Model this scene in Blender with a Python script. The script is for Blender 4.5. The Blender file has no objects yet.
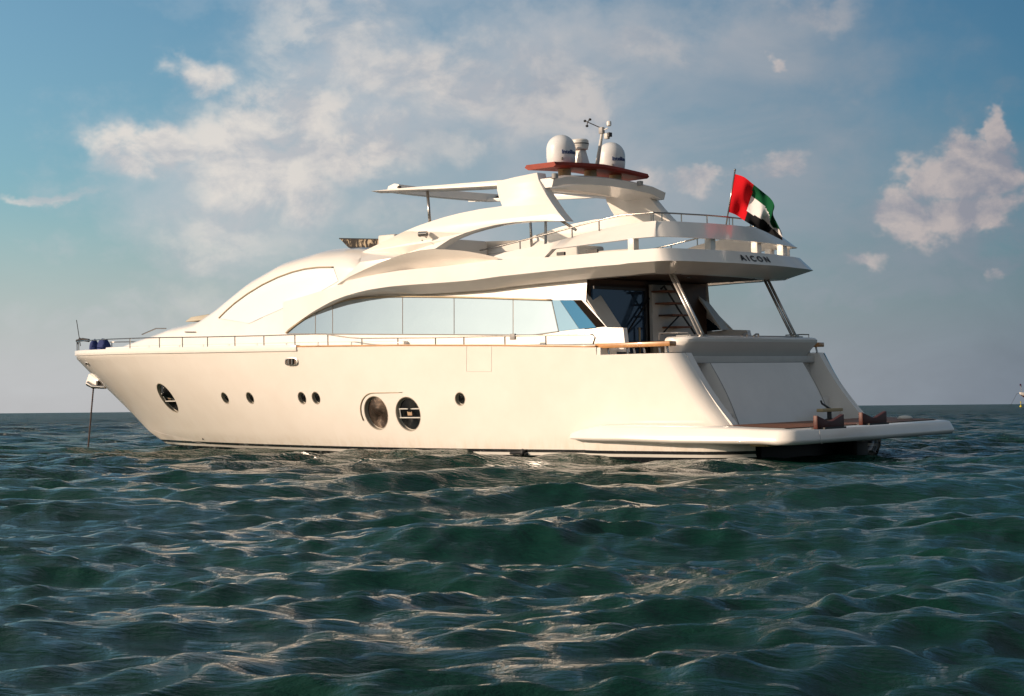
import bpy, bmesh, math, random
import numpy as np
from mathutils import Matrix, Vector
random.seed(4)
S = bpy.context.scene
COL = S.collection
PI = math.pi
# ------------------------------------------------------------------ camera
F = 1800.0
CAM_H = 1.0
PITCH = math.atan(60.6 / F)
ROLL = math.radians(0.52)
cam = bpy.data.cameras.new('camera'); camo = bpy.data.objects.new('camera', cam); COL.objects.link(camo)
CR = Matrix.Rotation(PI/2 + PITCH, 3, 'X') @ Matrix.Rotation(-ROLL, 3, 'Z')
camo.matrix_world = Matrix.Translation((0, 0, CAM_H)) @ CR.to_4x4()
cam.sensor_width = 36.0; cam.lens = F / 1024 * 36.0
cam.clip_start = 0.1; cam.clip_end = 60000
S.camera = camo
# ------------------------------------------------------------------ light
SUN_D = Vector((-0.955, -0.295, 0)).normalized()
SUN_EL = math.radians(16)
sd = Vector((SUN_D.x*math.cos(SUN_EL), SUN_D.y*math.cos(SUN_EL), math.sin(SUN_EL)))
sun = bpy.data.lights.new('sun', 'SUN'); sun.energy = 4.6; sun.angle = math.radians(0.6); sun.color = (1.0, 0.768, 0.572)
suno = bpy.data.objects.new('sun', sun); COL.objects.link(suno)
suno.rotation_euler = sd.to_track_quat('Z', 'Y').to_euler()
S.view_settings.view_transform = 'Standard'; S.view_settings.look = 'None'
S.view_settings.exposure = 0.0; S.view_settings.gamma = 1.0; S.view_settings.use_curve_mapping = False
S.cycles.max_bounces = 8; S.cycles.use_denoising = True
S.cycles.sample_clamp_indirect = 8

# ---- node helpers
class NT:
    def __init__(s, nt): s.nt = nt
    def n(s, t, **k):
        x = s.nt.nodes.new(t)
        for a, b in k.items(): setattr(x, a, b)
        return x
    def link(s, a, b): s.nt.links.new(a, b)
    def put(s, sock, v):
        if hasattr(v, 'is_output') or isinstance(v, bpy.types.NodeSocket): s.link(v, sock)
        else: sock.default_value = v
    def m(s, op, a, b=0.0, c=0.0, clamp=False):
        x = s.n('ShaderNodeMath', operation=op); x.use_clamp = clamp
        s.put(x.inputs[0], a); s.put(x.inputs[1], b); s.put(x.inputs[2], c)
        return x.outputs[0]
    def mix(s, f, a, b, mode='MIX'):
        x = s.n('ShaderNodeMix', data_type='RGBA', blend_type=mode)
        s.put(x.inputs[0], f); s.put(x.inputs[6], a); s.put(x.inputs[7], b)
        return x.outputs[2]
    def rng(s, v, a, b, c=0.0, d=1.0, smooth=False):
        x = s.n('ShaderNodeMapRange'); x.interpolation_type = 'SMOOTHSTEP' if smooth else 'LINEAR'
        s.put(x.inputs[0], v)
        for i, q in enumerate((a, b, c, d)): s.put(x.inputs[i+1], q)
        return x.outputs[0]
    def noise(s, vec, scale, detail=4, rough=.5, dist=0.0, dim='3D'):
        x = s.n('ShaderNodeTexNoise'); x.noise_dimensions = dim
        if vec is not None: s.link(vec, x.inputs['Vector'])
        x.inputs['Scale'].default_value = scale; x.inputs['Detail'].default_value = detail
        x.inputs['Roughness'].default_value = rough; x.inputs['Distortion'].default_value = dist
        return x.outputs[0]

# ---- sky
W = bpy.data.worlds.new('World'); S.world = W; W.use_nodes = True
W.node_tree.nodes.clear(); w = NT(W.node_tree)
sky = w.n('ShaderNodeTexSky', sky_type='NISHITA'); sky.sun_disc = False
sky.sun_elevation = SUN_EL
sky.sun_rotation = math.atan2(SUN_D.x, SUN_D.y)
sky.air_density = 1.0; sky.dust_density = 1.4; sky.ozone_density = 2.5
tc = w.n('ShaderNodeTexCoord'); sep = w.n('ShaderNodeSeparateXYZ'); w.link(tc.outputs['Generated'], sep.inputs[0])
az = w.m('ARCTAN2', sep.outputs[0], sep.outputs[1]); el = w.m('ARCSINE', sep.outputs[2])
def sv(sx, sy, off=(0, 0)):
    c = w.n('ShaderNodeCombineXYZ')
    w.link(w.m('MULTIPLY_ADD', az, sx, off[0]), c.inputs[0]); w.link(w.m('MULTIPLY_ADD', el, sy, off[1]), c.inputs[1])
    return c.outputs[0]
wob = w.m('SUBTRACT', w.noise(sv(1, 1.2), 16, 5, .6), .5)
wob2 = w.m('SUBTRACT', w.noise(sv(1, 1.2, (7, 3)), 16, 5, .6), .5)
azw = w.m('MULTIPLY_ADD', wob, .085, az); elw = w.m('MULTIPLY_ADD', wob2, .06, el)
azs = w.m('MULTIPLY_ADD', wob, .16, az); els = w.m('MULTIPLY_ADD', wob2, .11, el)
def blobs(lst, a, e):
    out = None
    for (px, py, rx, ry, k) in lst:
        ca = (px-512)/F; ce = (408.6 - .0088*(px-512) - py)/F
        u = w.m('DIVIDE', w.m('SUBTRACT', a, ca), rx/F); v = w.m('DIVIDE', w.m('SUBTRACT', e, ce), ry/F)
        d = w.m('SQRT', w.m('ADD', w.m('MULTIPLY', u, u), w.m('MULTIPLY', v, v)))
        b = w.rng(d, .2, 1.25, k, 0.0, True)
        out = b if out is None else w.m('MAXIMUM', out, b)
    return out
veil = blobs([(450, 150, 260, 190, 1), (330, 70, 100, 70, .55), (560, 60, 330, 90, 1), (720, 70, 230, 90, 1), (850, 260, 260, 110, .95), (955, 235, 110, 70, 1), (700, 200, 300, 200, .95), (250, 230, 190, 120, .85),
              (150, 165, 90, 60, .6), (100, 350, 320, 110, .9), (500, 370, 500, 120, .9), (900, 290, 260, 130, .75), (960, 200, 90, 90, .85),
              (800, 30, 150, 40, .5), (380, -15, 260, 40, .6)], azs, els)
far_n = w.noise(sv(1, 1.8, (2, 9)), 3.2, 6, .55)
far_m = w.m('MULTIPLY', w.rng(far_n, .44, .72, 0, .75, True), w.rng(w.m('ABSOLUTE', az), .35, .8, 0, 1))
up_m = w.m('MULTIPLY', w.rng(far_n, .34, .58, .3, .95, True), w.rng(el, .24, .45, 0, 1))
veil = w.m('MAXIMUM', veil, w.m('MAXIMUM', far_m, up_m))
soft = w.noise(sv(1, 1.7, (5, 1)), 11, 7, .55, .6)
hz = w.rng(el, .015, .13, 1, 0, True)
veilm = w.m('MAXIMUM', w.m('MULTIPLY', veil, w.rng(soft, .28, .6, .6, 1.0, True), clamp=True), hz)
cum = blobs([(150, 160, 78, 40, .95), (205, 82, 48, 30, .7), (265, 165, 105, 80, .85), (330, 50, 130, 50, .45), (300, 110, 90, 55, .7), (230, 250, 130, 40, .4), (350, 150, 110, 45, .7), (450, 75, 170, 60, .55), (560, 110, 110, 55, .5), (420, 60, 90, 40, .3),
             (950, 174, 54, 38, 1.5), (984, 146, 26, 26, 1.4), (906, 222, 38, 34, 1.2), (962, 216, 48, 30, 1.2), (755, 74, 13, 12, .6), (772, 168, 40, 16, .75),
             (700, 176, 26, 20, .8), (655, 190, 40, 18, .55), (60, 201, 60, 9, .5), (860, 271, 36, 13, .55), (978, 272, 16, 10, .5), (510, 78, 150, 34, .36),
             (640, 50, 150, 28, .36), (820, 24, 90, 22, .36), (440, 140, 130, 30, .40), (330, 18, 120, 28, .42), (200, 300, 120, 36, .28), (400, 215, 90, 24, .3), (240, 225, 80, 24, .45)], azw, elw)
fine = w.noise(sv(1, 1.3, (3, 4)), 26, 10, .6, .3)
fine_up = w.noise(sv(1, 1.3, (3.012, 3.986)), 26, 10, .6, .3)
cumm = w.m('MULTIPLY', cum, w.rng(fine, .24, .58, .38, 1.15, True), clamp=True)
cumm = w.rng(cumm, .08, .8, 0, .95, True)
lit = w.rng(w.m('SUBTRACT', fine, fine_up), -.12, .12, .1, 1)
side = w.rng(az, -.14, .33, 1, 0)                      # toward the sun the veil is brighter
low = w.rng(el, 0, .2, 1, 0)
vc = w.mix(side, (.165, .205, .262, 1), (.50, .555, .61, 1))
vc = w.mix(w.m('MULTIPLY', low, .8), vc, w.mix(side, (.135, .168, .220, 1), (.52, .50, .50, 1)))
vc = w.mix(w.rng(soft, .35, .65, 0, .5), vc, w.mix(side, (.21, .26, .33, 1), (.60, .61, .63, 1)))
sunside = w.rng(az, -.35, -1.5, 0, 1)
vc = w.mix(w.rng(el, .25, .6, 0, .9), vc, (.105, .135, .135, 1))  # unseen overhead cloud darkened so the sea reflects less
vc = w.mix(w.rng(az, .35, 1.1, 0, 1), vc, (.23, .245, .265, 1))  # unseen sky to the right toned to set the transom's fill
vc = w.mix(sunside, vc, (.78, .77, .74, 1))  # unseen sun-side cloud brightened for the side windows' reflections
cc = w.mix(lit, w.mix(side, (.22, .23, .29, 1), (.50, .51, .54, 1)), w.mix(side, (.46, .395, .39, 1), (.78, .725, .67, 1)))
base = w.n('ShaderNodeVectorMath', operation='SCALE'); w.link(sky.outputs[0], base.inputs[0]); base.inputs['Scale'].default_value = 0.13
tint = w.mix(w.rng(az, -.28, .28, 1, 0), (.30, .50, .58, 1), (.92, 1.17, 1.16, 1))
tint = w.mix(w.rng(az, .32, .9, 0, 1), tint, (.40, .43, .46, 1))
tint = w.mix(w.rng(az, -.32, -1.1, 0, 1), tint, (.62, .64, .64, 1))
tint = w.mix(w.rng(el, .25, .7, 0, .8), tint, (.30, .40, .34, 1))
bs = w.mix(1.0, base.outputs[0], tint, 'MULTIPLY')
c1 = w.mix(w.m('MULTIPLY', veilm, .9), bs, vc)
c2 = w.mix(w.m('MULTIPLY', cumm, .92), c1, cc)
bg = w.n('ShaderNodeBackground'); w.link(c2, bg.inputs[0]); bg.inputs[1].default_value = 1.0
wo = w.n('ShaderNodeOutputWorld'); w.link(bg.outputs[0], wo.inputs[0])

# ------------------------------------------------------------------ yacht frame
TH = math.radians(40)
BM = Matrix.Translation((6.1, 37.3, 0)) @ Matrix.Rotation(PI - TH, 4, 'Z') @ Matrix.Rotation(math.radians(-1.0), 4, 'X')
BI = BM.inverted()
CAMB = BI @ Vector((0, 0, CAM_H))
def rayb(px, py):
    d = CR @ Vector(((px-512)/F, -(py-348)/F, -1.0))
    return BI.to_3x3() @ d
def at(px, py, x=None, y=None, z=None):
    """point of the yacht, in its own frame, on a plane of it"""
    d = rayb(px, py); a, v = (0, x) if x is not None else ((1, y) if y is not None else (2, z))
    return CAMB + d*((v - CAMB[a])/d[a])
def on(px, py, fn, off=0.0, y0=2.3):
    d = rayb(px, py); y = y0
    for _ in range(60):
        p = CAMB + d*((y - CAMB[1])/d[1])
        y += .6*((fn(p.x, p.z) + off) - y)
    return Vector((p.x, y, p.z))

# ------------------------------------------------------------------ materials
def mat(name, col, rough=.5, metal=0.0, coat=0.0, bump=0.0, bscale=20, var=0.0, vscale=3, spec=.5, trans=0, ior=1.45, emis=None):
    M = bpy.data.materials.new(name); M.use_nodes = True; t = NT(M.node_tree)
    p = M.node_tree.nodes['Principled BSDF']
    p.inputs['Roughness'].default_value = rough; p.inputs['Metallic'].default_value = metal
    p.inputs['Coat Weight'].default_value = coat; p.inputs['Coat Roughness'].default_value = .04
    p.inputs['Specular IOR Level'].default_value = spec
    p.inputs['Transmission Weight'].default_value = trans; p.inputs['IOR'].default_value = ior
    o = t.n('ShaderNodeTexCoord').outputs['Object']
    c = (*col, 1)
    if var:
        nz = t.noise(o, vscale, 5, .6)
        f = t.rng(nz, .3, .7, 1-var, 1+var*.5)
        x = t.n('ShaderNodeVectorMath', operation='SCALE'); x.inputs[0].default_value = col; t.link(f, x.inputs['Scale'])
        t.link(x.outputs[0], p.inputs['Base Color'])
    else: p.inputs['Base Color'].default_value = c
    if bump:
        b = t.n('ShaderNodeBump'); b.inputs['Strength'].default_value = bump; b.inputs['Distance'].default_value = .02
        t.link(t.noise(o, bscale, 4, .5), b.inputs['Height']); t.link(b.outputs[0], p.inputs['Normal'])
    return M
WHITE = mat('white_gelcoat', (.85, .81, .76), .25, coat=.4, var=.05, vscale=1.3, bump=.05, bscale=1.1)
DECK = mat('deck_white', (.74, .72, .68), .6, var=.06, bump=.15, bscale=60)
GREYW = mat('grey_liner', (.62, .60, .56), .5, var=.06)
STEEL = mat('stainless_steel', (.38, .36, .34), .25, metal=1.0, var=.1, vscale=8)
DARK = mat('black_rubber', (.02, .02, .022), .5)
TRIM = mat('bronze_trim', (.36, .29, .19), .35, metal=.3)
GLASSM = mat('mirrored_window', (.40, .465, .52), .03, metal=.95, bump=.10, bscale=.7)
GLASSB = mat('blue_window', (.035, .12, .22), .06, metal=.8)
GLASSD = mat('dark_glass', (.035, .075, .14), .05, metal=.5, spec=.6)
GLASSK = mat('black_porthole_glass', (.006, .007, .008), .06, spec=.35)
UPW = mat('pale_window_film', (.90, .92, .94), .07, metal=.35, coat=.6)
RED = mat('red_varnish', (.27, .028, .010), .5, spec=.25, var=.2, vscale=6)
TAN = mat('tan_fitting', (.50, .38, .20), .5)
ORANGEW = mat('varnished_cap_wood', (.50, .24, .085), .3, coat=.7, var=.25, vscale=5)
BLUEF = mat('navy_canvas', (.015, .03, .13), .8, bump=.5, bscale=12)
GREY = mat('grey_plastic', (.32, .31, .30), .5)
SOFFIT = mat('soffit_cream', (.52, .47, .37), .45, var=.08)
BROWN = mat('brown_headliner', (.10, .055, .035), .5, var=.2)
ANTIF = mat('black_antifouling', (.005, .005, .006), .5, var=.3)
INK = mat('navy_lettering', (.02, .04, .16), .4)
BLK = mat('black_lettering', (.015, .015, .02), .35)
CHAIN = mat('galvanised_chain', (.16, .11, .09), .5, metal=.5)
CHOCK = mat('dark_red_wood', (.085, .018, .012), .5, var=.3, vscale=6)
FENCE = mat('charcoal_metal', (.06, .06, .065), .4, metal=.4)

def teak():
    M = mat('teak_planks', (.2, .08, .04), .55); t = NT(M.node_tree); p = M.node_tree.nodes['Principled BSDF']
    o = t.n('ShaderNodeTexCoord').outputs['Object']; s = t.n('ShaderNodeSeparateXYZ'); t.link(o, s.inputs[0])
    seam = t.m('LESS_THAN', t.m('FRACT', t.m('MULTIPLY', s.outputs[1], 14)), .1)
    mp = t.n('ShaderNodeMapping'); mp.inputs['Scale'].default_value = (1, 14, 1); t.link(o, mp.inputs[0])
    nz = t.noise(mp.outputs[0], 3, 5, .6)
    c = t.mix(t.rng(nz, .3, .7), (.15, .055, .03, 1), (.28, .12, .06, 1))
    t.link(t.mix(seam, c, (.02, .015, .012, 1)), p.inputs['Base Color'])
    return M
TEAK = teak()
def hullmat():
    M = mat('hull_gelcoat', (.80, .75, .67), .16, coat=.8); t = NT(M.node_tree); p = M.node_tree.nodes['Principled BSDF']
    o = t.n('ShaderNodeTexCoord').outputs['Object']; s = t.n('ShaderNodeSeparateXYZ'); t.link(o, s.inputs[0])
    z = s.outputs[2]
    zb = t.m('SUBTRACT', z, t.m('MULTIPLY', t.rng(s.outputs[0], 8, 22), .05))
    nz = t.noise(o, 1.2, 5, .6)
    body = t.mix(t.rng(nz, .3, .7), (.83, .775, .71, 1), (.87, .825, .765, 1))
    # faint brown staining just above the waterline
    mp = t.n('ShaderNodeMapping'); mp.inputs['Scale'].default_value = (1.0, 1.0, .25); t.link(o, mp.inputs[0])
    st = t.m('MULTIPLY', t.rng(z, .15, .55, 1, 0, True), t.rng(t.noise(mp.outputs[0], 5, 5, .65), .42, .75, 0, .4))
    body = t.mix(st, body, (.60, .47, .30, 1))
    a = t.m('LESS_THAN', zb, .18); b = t.m('LESS_THAN', zb, .115); c = t.m('LESS_THAN', zb, .055)
    col = t.mix(a, body, (.02, .02, .022, 1)); col = t.mix(b, col, (.72, .69, .64, 1)); col = t.mix(c, col, (.012, .013, .016, 1))
    t.link(col, p.inputs['Base Color'])
    bm = t.n('ShaderNodeBump'); bm.inputs['Strength'].default_value = .3; bm.inputs['Distance'].default_value = .04
    t.link(t.noise(o, .9, 3, .5), bm.inputs['Height']); t.link(bm.outputs[0], p.inputs['Normal'])
    return M
HULL = hullmat()

# ------------------------------------------------------------------ object helpers
def tag(o, label=None, cat=None, group=None, kind=None):
    if label: o['label'] = label
    if cat: o['category'] = cat
    if group: o['group'] = group
    if kind: o['kind'] = kind
    return o
def link(name, me, mats, parent=None, smooth=False, angle=None):
    o = bpy.data.objects.new(name, me); COL.objects.link(o)
    for m in (mats if isinstance(mats, (list, tuple)) else [mats]): me.materials.append(m)
    if parent is not None: o.parent = parent
    if smooth:
        me.polygons.foreach_set('use_smooth', [True]*len(me.polygons))
        if angle: me.set_sharp_from_angle(angle=math.radians(angle))
    return o
def mesh(name, V, Fc, mats, parent=None, smooth=False, angle=None, fix=True, bev=0.0, idx=None):
    me = bpy.data.meshes.new(name); me.from_pydata([tuple(v) for v in V], [], Fc); me.update()
    if idx: me.polygons.foreach_set('material_index', idx)
    bm = bmesh.new(); bm.from_mesh(me)
    bmesh.ops.remove_doubles(bm, verts=bm.verts, dist=1e-4)
    if fix: bmesh.ops.recalc_face_normals(bm, faces=bm.faces)
    if bev:
        es = [e for e in bm.edges if len(e.link_faces) == 2 and e.calc_face_angle(0) > math.radians(25)]
        bmesh.ops.bevel(bm, geom=es, offset=bev, segments=2, affect='EDGES', profile=.5, clamp_overlap=True)
    bm.to_mesh(me); bm.free()
    return link(name, me, mats, parent, smooth or bool(bev), angle or (35 if bev else None))
class MB:
    def __init__(s): s.V = []; s.F = []
    def add(s, V, Fc):
        b = len(s.V); s.V += [Vector(v) for v in V]; s.F += [tuple(b+i for i in f) for f in Fc]; return s
    def box(s, a, b):
        x0, y0, z0 = a; x1, y1, z1 = b
        return s.add([(x0,y0,z0),(x1,y0,z0),(x1,y1,z0),(x0,y1,z0),(x0,y0,z1),(x1,y0,z1),(x1,y1,z1),(x0,y1,z1)],
                     [(0,3,2,1),(4,5,6,7),(0,1,5,4),(1,2,6,5),(2,3,7,6),(3,0,4,7)])
    def tube(s, pts, r, n=8, cap=True, r2=None):
        pts = [Vector(p) for p in pts]; V = []; Fc = []
        for i, p in enumerate(pts):
            a = pts[max(i-1, 0)]; b = pts[min(i+1, len(pts)-1)]; d = (b-a).normalized()
            u = d.cross(Vector((0, 0, 1)));
            if u.length < .05: u = d.cross(Vector((1, 0, 0)))
            u.normalize(); v = d.cross(u)
            rr = r if r2 is None else r + (r2-r)*i/(len(pts)-1)
            for k in range(n):
                t = 2*PI*k/n; V.append(p + u*math.cos(t)*rr + v*math.sin(t)*rr)
        for i in range(len(pts)-1):
            for k in range(n): Fc.append((i*n+k, i*n+(k+1) % n, (i+1)*n+(k+1) % n, (i+1)*n+k))
        if cap: Fc += [tuple(range(n))[::-1], tuple(range((len(pts)-1)*n, len(pts)*n))]
        return s.add(V, Fc)
    def lathe(s, prof, c, n=28):
        c = Vector(c); V = []; Fc = []
        for (r, z) in prof:
            for k in range(n):
                t = 2*PI*k/n; V.append(c + Vector((r*math.cos(t), r*math.sin(t), z)))
        for i in range(len(prof)-1):
            for k in range(n): Fc.append((i*n+k, i*n+(k+1) % n, (i+1)*n+(k+1) % n, (i+1)*n+k))
        Fc += [tuple(range(n))[::-1], tuple(range((len(prof)-1)*n, len(prof)*n))]
        return s.add(V, Fc)
    def slab(s, P, d):
        """closed polygon P (3-D) given thickness vector d"""
        n = len(P); d = Vector(d); P = [Vector(p) for p in P]
        from mathutils.geometry import tessellate_polygon
        tri = tessellate_polygon([P])
        V = P + [p + d for p in P]
        Fc = [tuple(t) for t in tri] + [tuple(n+i for i in reversed(t)) for t in tri]
        Fc += [(i, (i+1) % n, n+(i+1) % n, n+i) for i in range(n)]
        return s.add(V, Fc)
    def mirror(s):
        b = len(s.V); s.V += [Vector((v.x, -v.y, v.z)) for v in list(s.V)]
        s.F += [tuple(b+i for i in reversed(f)) for f in list(s.F)]; return s
    def mirrored(s):
        m = MB(); m.V = [Vector((v.x, -v.y, v.z)) for v in s.V]; m.F = [tuple(reversed(f)) for f in s.F]; return m
    def build(s, name, m, parent=None, smooth=False, angle=None, bev=0.0, fix=True):
        return mesh(name, s.V, s.F, m, parent, smooth, angle, fix, bev)
def resample(P, n):
    P = [Vector(p) for p in P]; L = [0]
    for a, b in zip(P, P[1:]): L.append(L[-1] + (b-a).length)
    out = []
    for i in range(n+1):
        t = L[-1]*i/n; j = 0
        while j < len(P)-2 and L[j+1] < t: j += 1
        f = (t - L[j])/max(L[j+1]-L[j], 1e-9); out.append(P[j].lerp(P[j+1], min(max(f, 0), 1)))
    return out
def smoothline(P, k=6):
    """Catmull-Rom through the points"""
    P = [Vector(p) for p in P]; out = []
    for i in range(len(P)-1):
        a = P[max(i-1, 0)]; b = P[i]; c = P[i+1]; d = P[min(i+2, len(P)-1)]
        for j in range(k):
            t = j/k
            out.append(.5*((2*b) + (c-a)*t + (2*a-5*b+4*c-d)*t*t + (3*b-a-3*c+d)*t**3))
    out.append(P[-1]); return out
def strip_mb(top, bot, fn, off, n, m=4, th=.03, smooth=True):
    """panel between two traced lines, laid on the surface y = fn(x, z)"""
    f = (lambda L: resample([Vector((a, b, 0)) for a, b in L] if not smooth or len(L) < 3 else smoothline([(a, b, 0) for a, b in L]), n))
    T = f(top); B = f(bot); V = []; Fc = []
    for i in range(n+1):
        for j in range(m+1):
            q = T[i].lerp(B[i], j/m); V.append(on(q.x, q.y, fn, off))
    k = len(V); V += [v - Vector((0, th, 0)) for v in V]
    w_ = m+1
    for i in range(n):
        for j in range(m):
            a = i*w_+j; Fc.append((a, a+1, a+w_+1, a+w_)); Fc.append((k+a, k+a+w_, k+a+w_+1, k+a+1))
    for i in range(n):
        for j in (0, m):
            a = i*w_+j; Fc.append((a, a+w_, k+a+w_, k+a))
    for j in range(m):
        for i in (0, n):
            a = i*w_+j; Fc.append((a, a+1, k+a+1, k+a))
    x = MB(); x.add(V, Fc); return x
def both(name, mb, m, parent, **k):
    a = mb.build(name, m, parent, **k); b = mb.mirrored().build(name, m, parent, **k); return a, b

# ------------------------------------------------------------------ sea
def sea():
    rng = np.random.default_rng(11)
    a = [np.radians(np.linspace(-33, 33, 560))]
    a = np.concatenate([np.radians(np.linspace(-180, -34, 70))[:-1], a[0], np.radians(np.linspace(34, 180, 70))[1:]])
    r = [0.0, 0.5]; 
    while r[-1] < 25000:
        q = r[-1]
        dr = .035 if q < 7 else (.035 + (q-7)*.0038 if q < 60 else (.24 + (q-60)*(.009 if q < 400 else .03)))
        r.append(q + max(dr, .035) if q > 2 else q + .15)
    r = np.array(r)
    R, A = np.meshgrid(r, a, indexing='ij')
    X = R*np.sin(A); Y = R*np.cos(A) - 1.5
    DR = np.gradient(r)[:, None]*np.ones_like(A); DA = np.gradient(a)[None, :]*R
    cell = np.maximum(DR, DA)
    Z = np.zeros_like(X); DX = np.zeros_like(X); DY = np.zeros_like(X)
    mains = (math.radians(-80), math.radians(-58))             # travelling toward the camera and slightly to its right
    patch = .8 + .35*np.sin(X*.21+1)*np.sin(Y*.17+2*np.sin(X*.05))
    N = 150
    lam = np.exp(rng.uniform(np.log(.22), np.log(6.0), N))
    for l in lam:
        spread = .34 if l > 1.4 else .62
        th = mains[0 if rng.uniform() < .68 else 1] + rng.normal(0, spread)
        k = 2*PI/l; kx, ky = k*math.cos(th), k*math.sin(th)
        amp = .0060*l**.86*(1.0 if l < 3.2 else (3.2/l)**1.2)*rng.uniform(.5, 1.35)*(.92 if l < .7 else 1.0)
        fade = np.clip((l/cell - 1.6)/2.2, 0, 1)
        if l > 1.3: fade = np.maximum(fade, .85*np.clip((1500-R)/1000, 0, 1))
        ph = kx*X + ky*Y + rng.uniform(0, 2*PI)
        mod = patch if l < 1.5 else 1.0
        c = np.cos(ph)*fade*amp*mod; s_ = np.sin(ph)*fade*amp*mod
        Z += c; cp = .55 if l < .7 else .95; DX -= math.cos(th)*s_*cp; DY -= math.sin(th)*s_*cp
    Z -= .095
    X2 = X + DX; Y2 = Y + DY
    n, m = X.shape
    V = np.stack([X2, Y2, Z], -1).reshape(-1, 3)
    i = np.arange(n-1)[:, None]*m + np.arange(m-1)[None, :]
    q = np.stack([i, i+m, i+m+1, i+1], -1).reshape(-1, 4)
    me = bpy.data.meshes.new('sea')
    me.vertices.add(len(V)); me.vertices.foreach_set('co', V.astype(np.float32).ravel())
    me.loops.add(q.size); me.loops.foreach_set('vertex_index', q.astype(np.int32).ravel())
    me.polygons.add(len(q)); me.polygons.foreach_set('loop_start', (np.arange(len(q))*4).astype(np.int32))
    me.polygons.foreach_set('loop_total', np.full(len(q), 4, np.int32))
    me.update(); me.validate()
    # distance to the yacht's side at the waterline, for the thin lapping foam
    B3 = np.array(BI)[:3, :]; W4 = np.concatenate([V, np.ones((len(V), 1))], 1); L = W4 @ B3.T
    gx = np.arange(-.4, 20.6, .05); gy = np.array([HY(x, .02) if 0 < x < 20.3 else (2.6 if x <= 0 else 0) for x in gx])
    ins = (L[:, 0] > -.5) & (L[:, 0] < 20.6); dd = np.where(ins, np.abs(L[:, 1]) - np.interp(L[:, 0], gx, gy), 9.0)
    foam = np.clip(1 - np.abs(dd - .05)/.35, 0, 1)
    at_ = me.attributes.new('lap', 'FLOAT', 'POINT'); at_.data.foreach_set('value', foam.astype(np.float32))
    M = mat('sea_water', (.006, .032, .036), .05, spec=.5, ior=1.33); t = NT(M.node_tree); p = M.node_tree.nodes['Principled BSDF']
    o = t.n('ShaderNodeTexCoord').outputs['Object']
    mp = t.n('ShaderNodeMapping'); mp.inputs['Scale'].default_value = (.38, 1.0, 1); mp.inputs['Rotation'].default_value = (0, 0, math.radians(12)); t.link(o, mp.inputs[0])
    n1 = t.noise(mp.outputs[0], 5.5, 7, .66, .35); n2 = t.noise(mp.outputs[0], .9, 5, .6, .5)
    d = t.n('ShaderNodeCameraData').outputs['View Distance'] if False else None
    mp3 = t.n('ShaderNodeMapping'); mp3.inputs['Scale'].default_value = (.5, 1.0, 1); t.link(o, mp3.inputs[0])
    ln = t.n('ShaderNodeVectorMath', operation='LENGTH'); t.link(o, ln.inputs[0])
    far = t.rng(ln.outputs['Value'], 22, 130, 0, 1)
    t.link(t.rng(ln.outputs['Value'], 25, 200, .05, .30), p.inputs['Roughness'])
    mp5 = t.n('ShaderNodeMapping'); mp5.inputs['Scale'].default_value = (.55, 1.0, 1); mp5.inputs['Rotation'].default_value = (0, 0, math.radians(-16)); t.link(o, mp5.inputs[0])
    n4 = t.noise(mp5.outputs[0], 9, 6, .7, .3)
    h = t.m('ADD', t.m('ADD', t.m('MULTIPLY', n1, .045), t.m('MULTIPLY', n4, .014)), t.m('MULTIPLY', n2, .17))
    h = t.m('ADD', h, t.m('MULTIPLY', t.m('MULTIPLY', t.noise(mp3.outputs[0], .45, 6, .7, .4), 5.0), far))
    b = t.n('ShaderNodeBump'); b.inputs['Strength'].default_value = 1.0; b.inputs['Distance'].default_value = 1.0
    t.link(h, b.inputs['Height']); t.link(b.outputs[0], p.inputs['Normal'])
    mp4 = t.n('ShaderNodeMapping'); mp4.inputs['Scale'].default_value = (.25, 1.0, 1); t.link(o, mp4.inputs[0])
    tone_n = t.noise(mp4.outputs[0], .07, 6, .65)  # broad random variation of the water colour
    fo = t.n('ShaderNodeAttribute'); fo.attribute_name = 'lap'
    fm = t.m('MULTIPLY', fo.outputs['Fac'], t.rng(t.noise(o, 3.2, 8, .75, .6), .50, .72, 0, 1, True))
    fm = t.rng(fm, .12, .5, 0, .8)
    basec = t.n('NodeReroute')
    t.link(t.mix(t.rng(tone_n, .4, .6), (.001, .022, .015, 1), (.003, .044, .029, 1)), basec.inputs[0])
    t.link(t.mix(fm, basec.outputs[0], (.6, .6, .57, 1)), p.inputs['Base Color'])
    ob = link('sea', me, M, smooth=True); tag(ob, kind='structure')

# ------------------------------------------------------------------ yacht
yacht = bpy.data.objects.new('motor_yacht', None); COL.objects.link(yacht); yacht.matrix_world = BM
tag(yacht, 'large white three deck motor yacht at anchor with swept arch and open stern platform', 'yacht')
Y = yacht
ip = np.interp
def stem(z): return float(ip(z, [-.8, 0, .12, .43, 1.29, 2.1, 2.56, 2.80], [18.6, 20.15, 20.7, 21.37, 22.66, 23.88, 24.46, 24.52]))
def stemz(x): return float(ip(x, [18.6, 20.15, 20.7, 21.37, 22.66, 23.88, 24.46, 24.52], [-.8, 0, .12, .43, 1.29, 2.1, 2.56, 2.80]))
def zs(x): return float(ip(x, [0, 3.1, 3.1001, 5.7, 8.7, 12, 15.6, 18.4, 24.68], [2.13, 2.14, 2.30, 2.40, 2.49, 2.56, 2.62, 2.67, 2.76]))
def zchine(x): return float(ip(x, [0, 15, 17.5, 19, 20.5, 21.5, 22], [.03, .03, .12, .25, .42, .55, .6]))
def xa(z):
    f = min(max((z-.62)/(2.13-.62), 0), 1); return 0.0 + 1.14*f + .10*math.sin(PI*f)*.8
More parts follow.
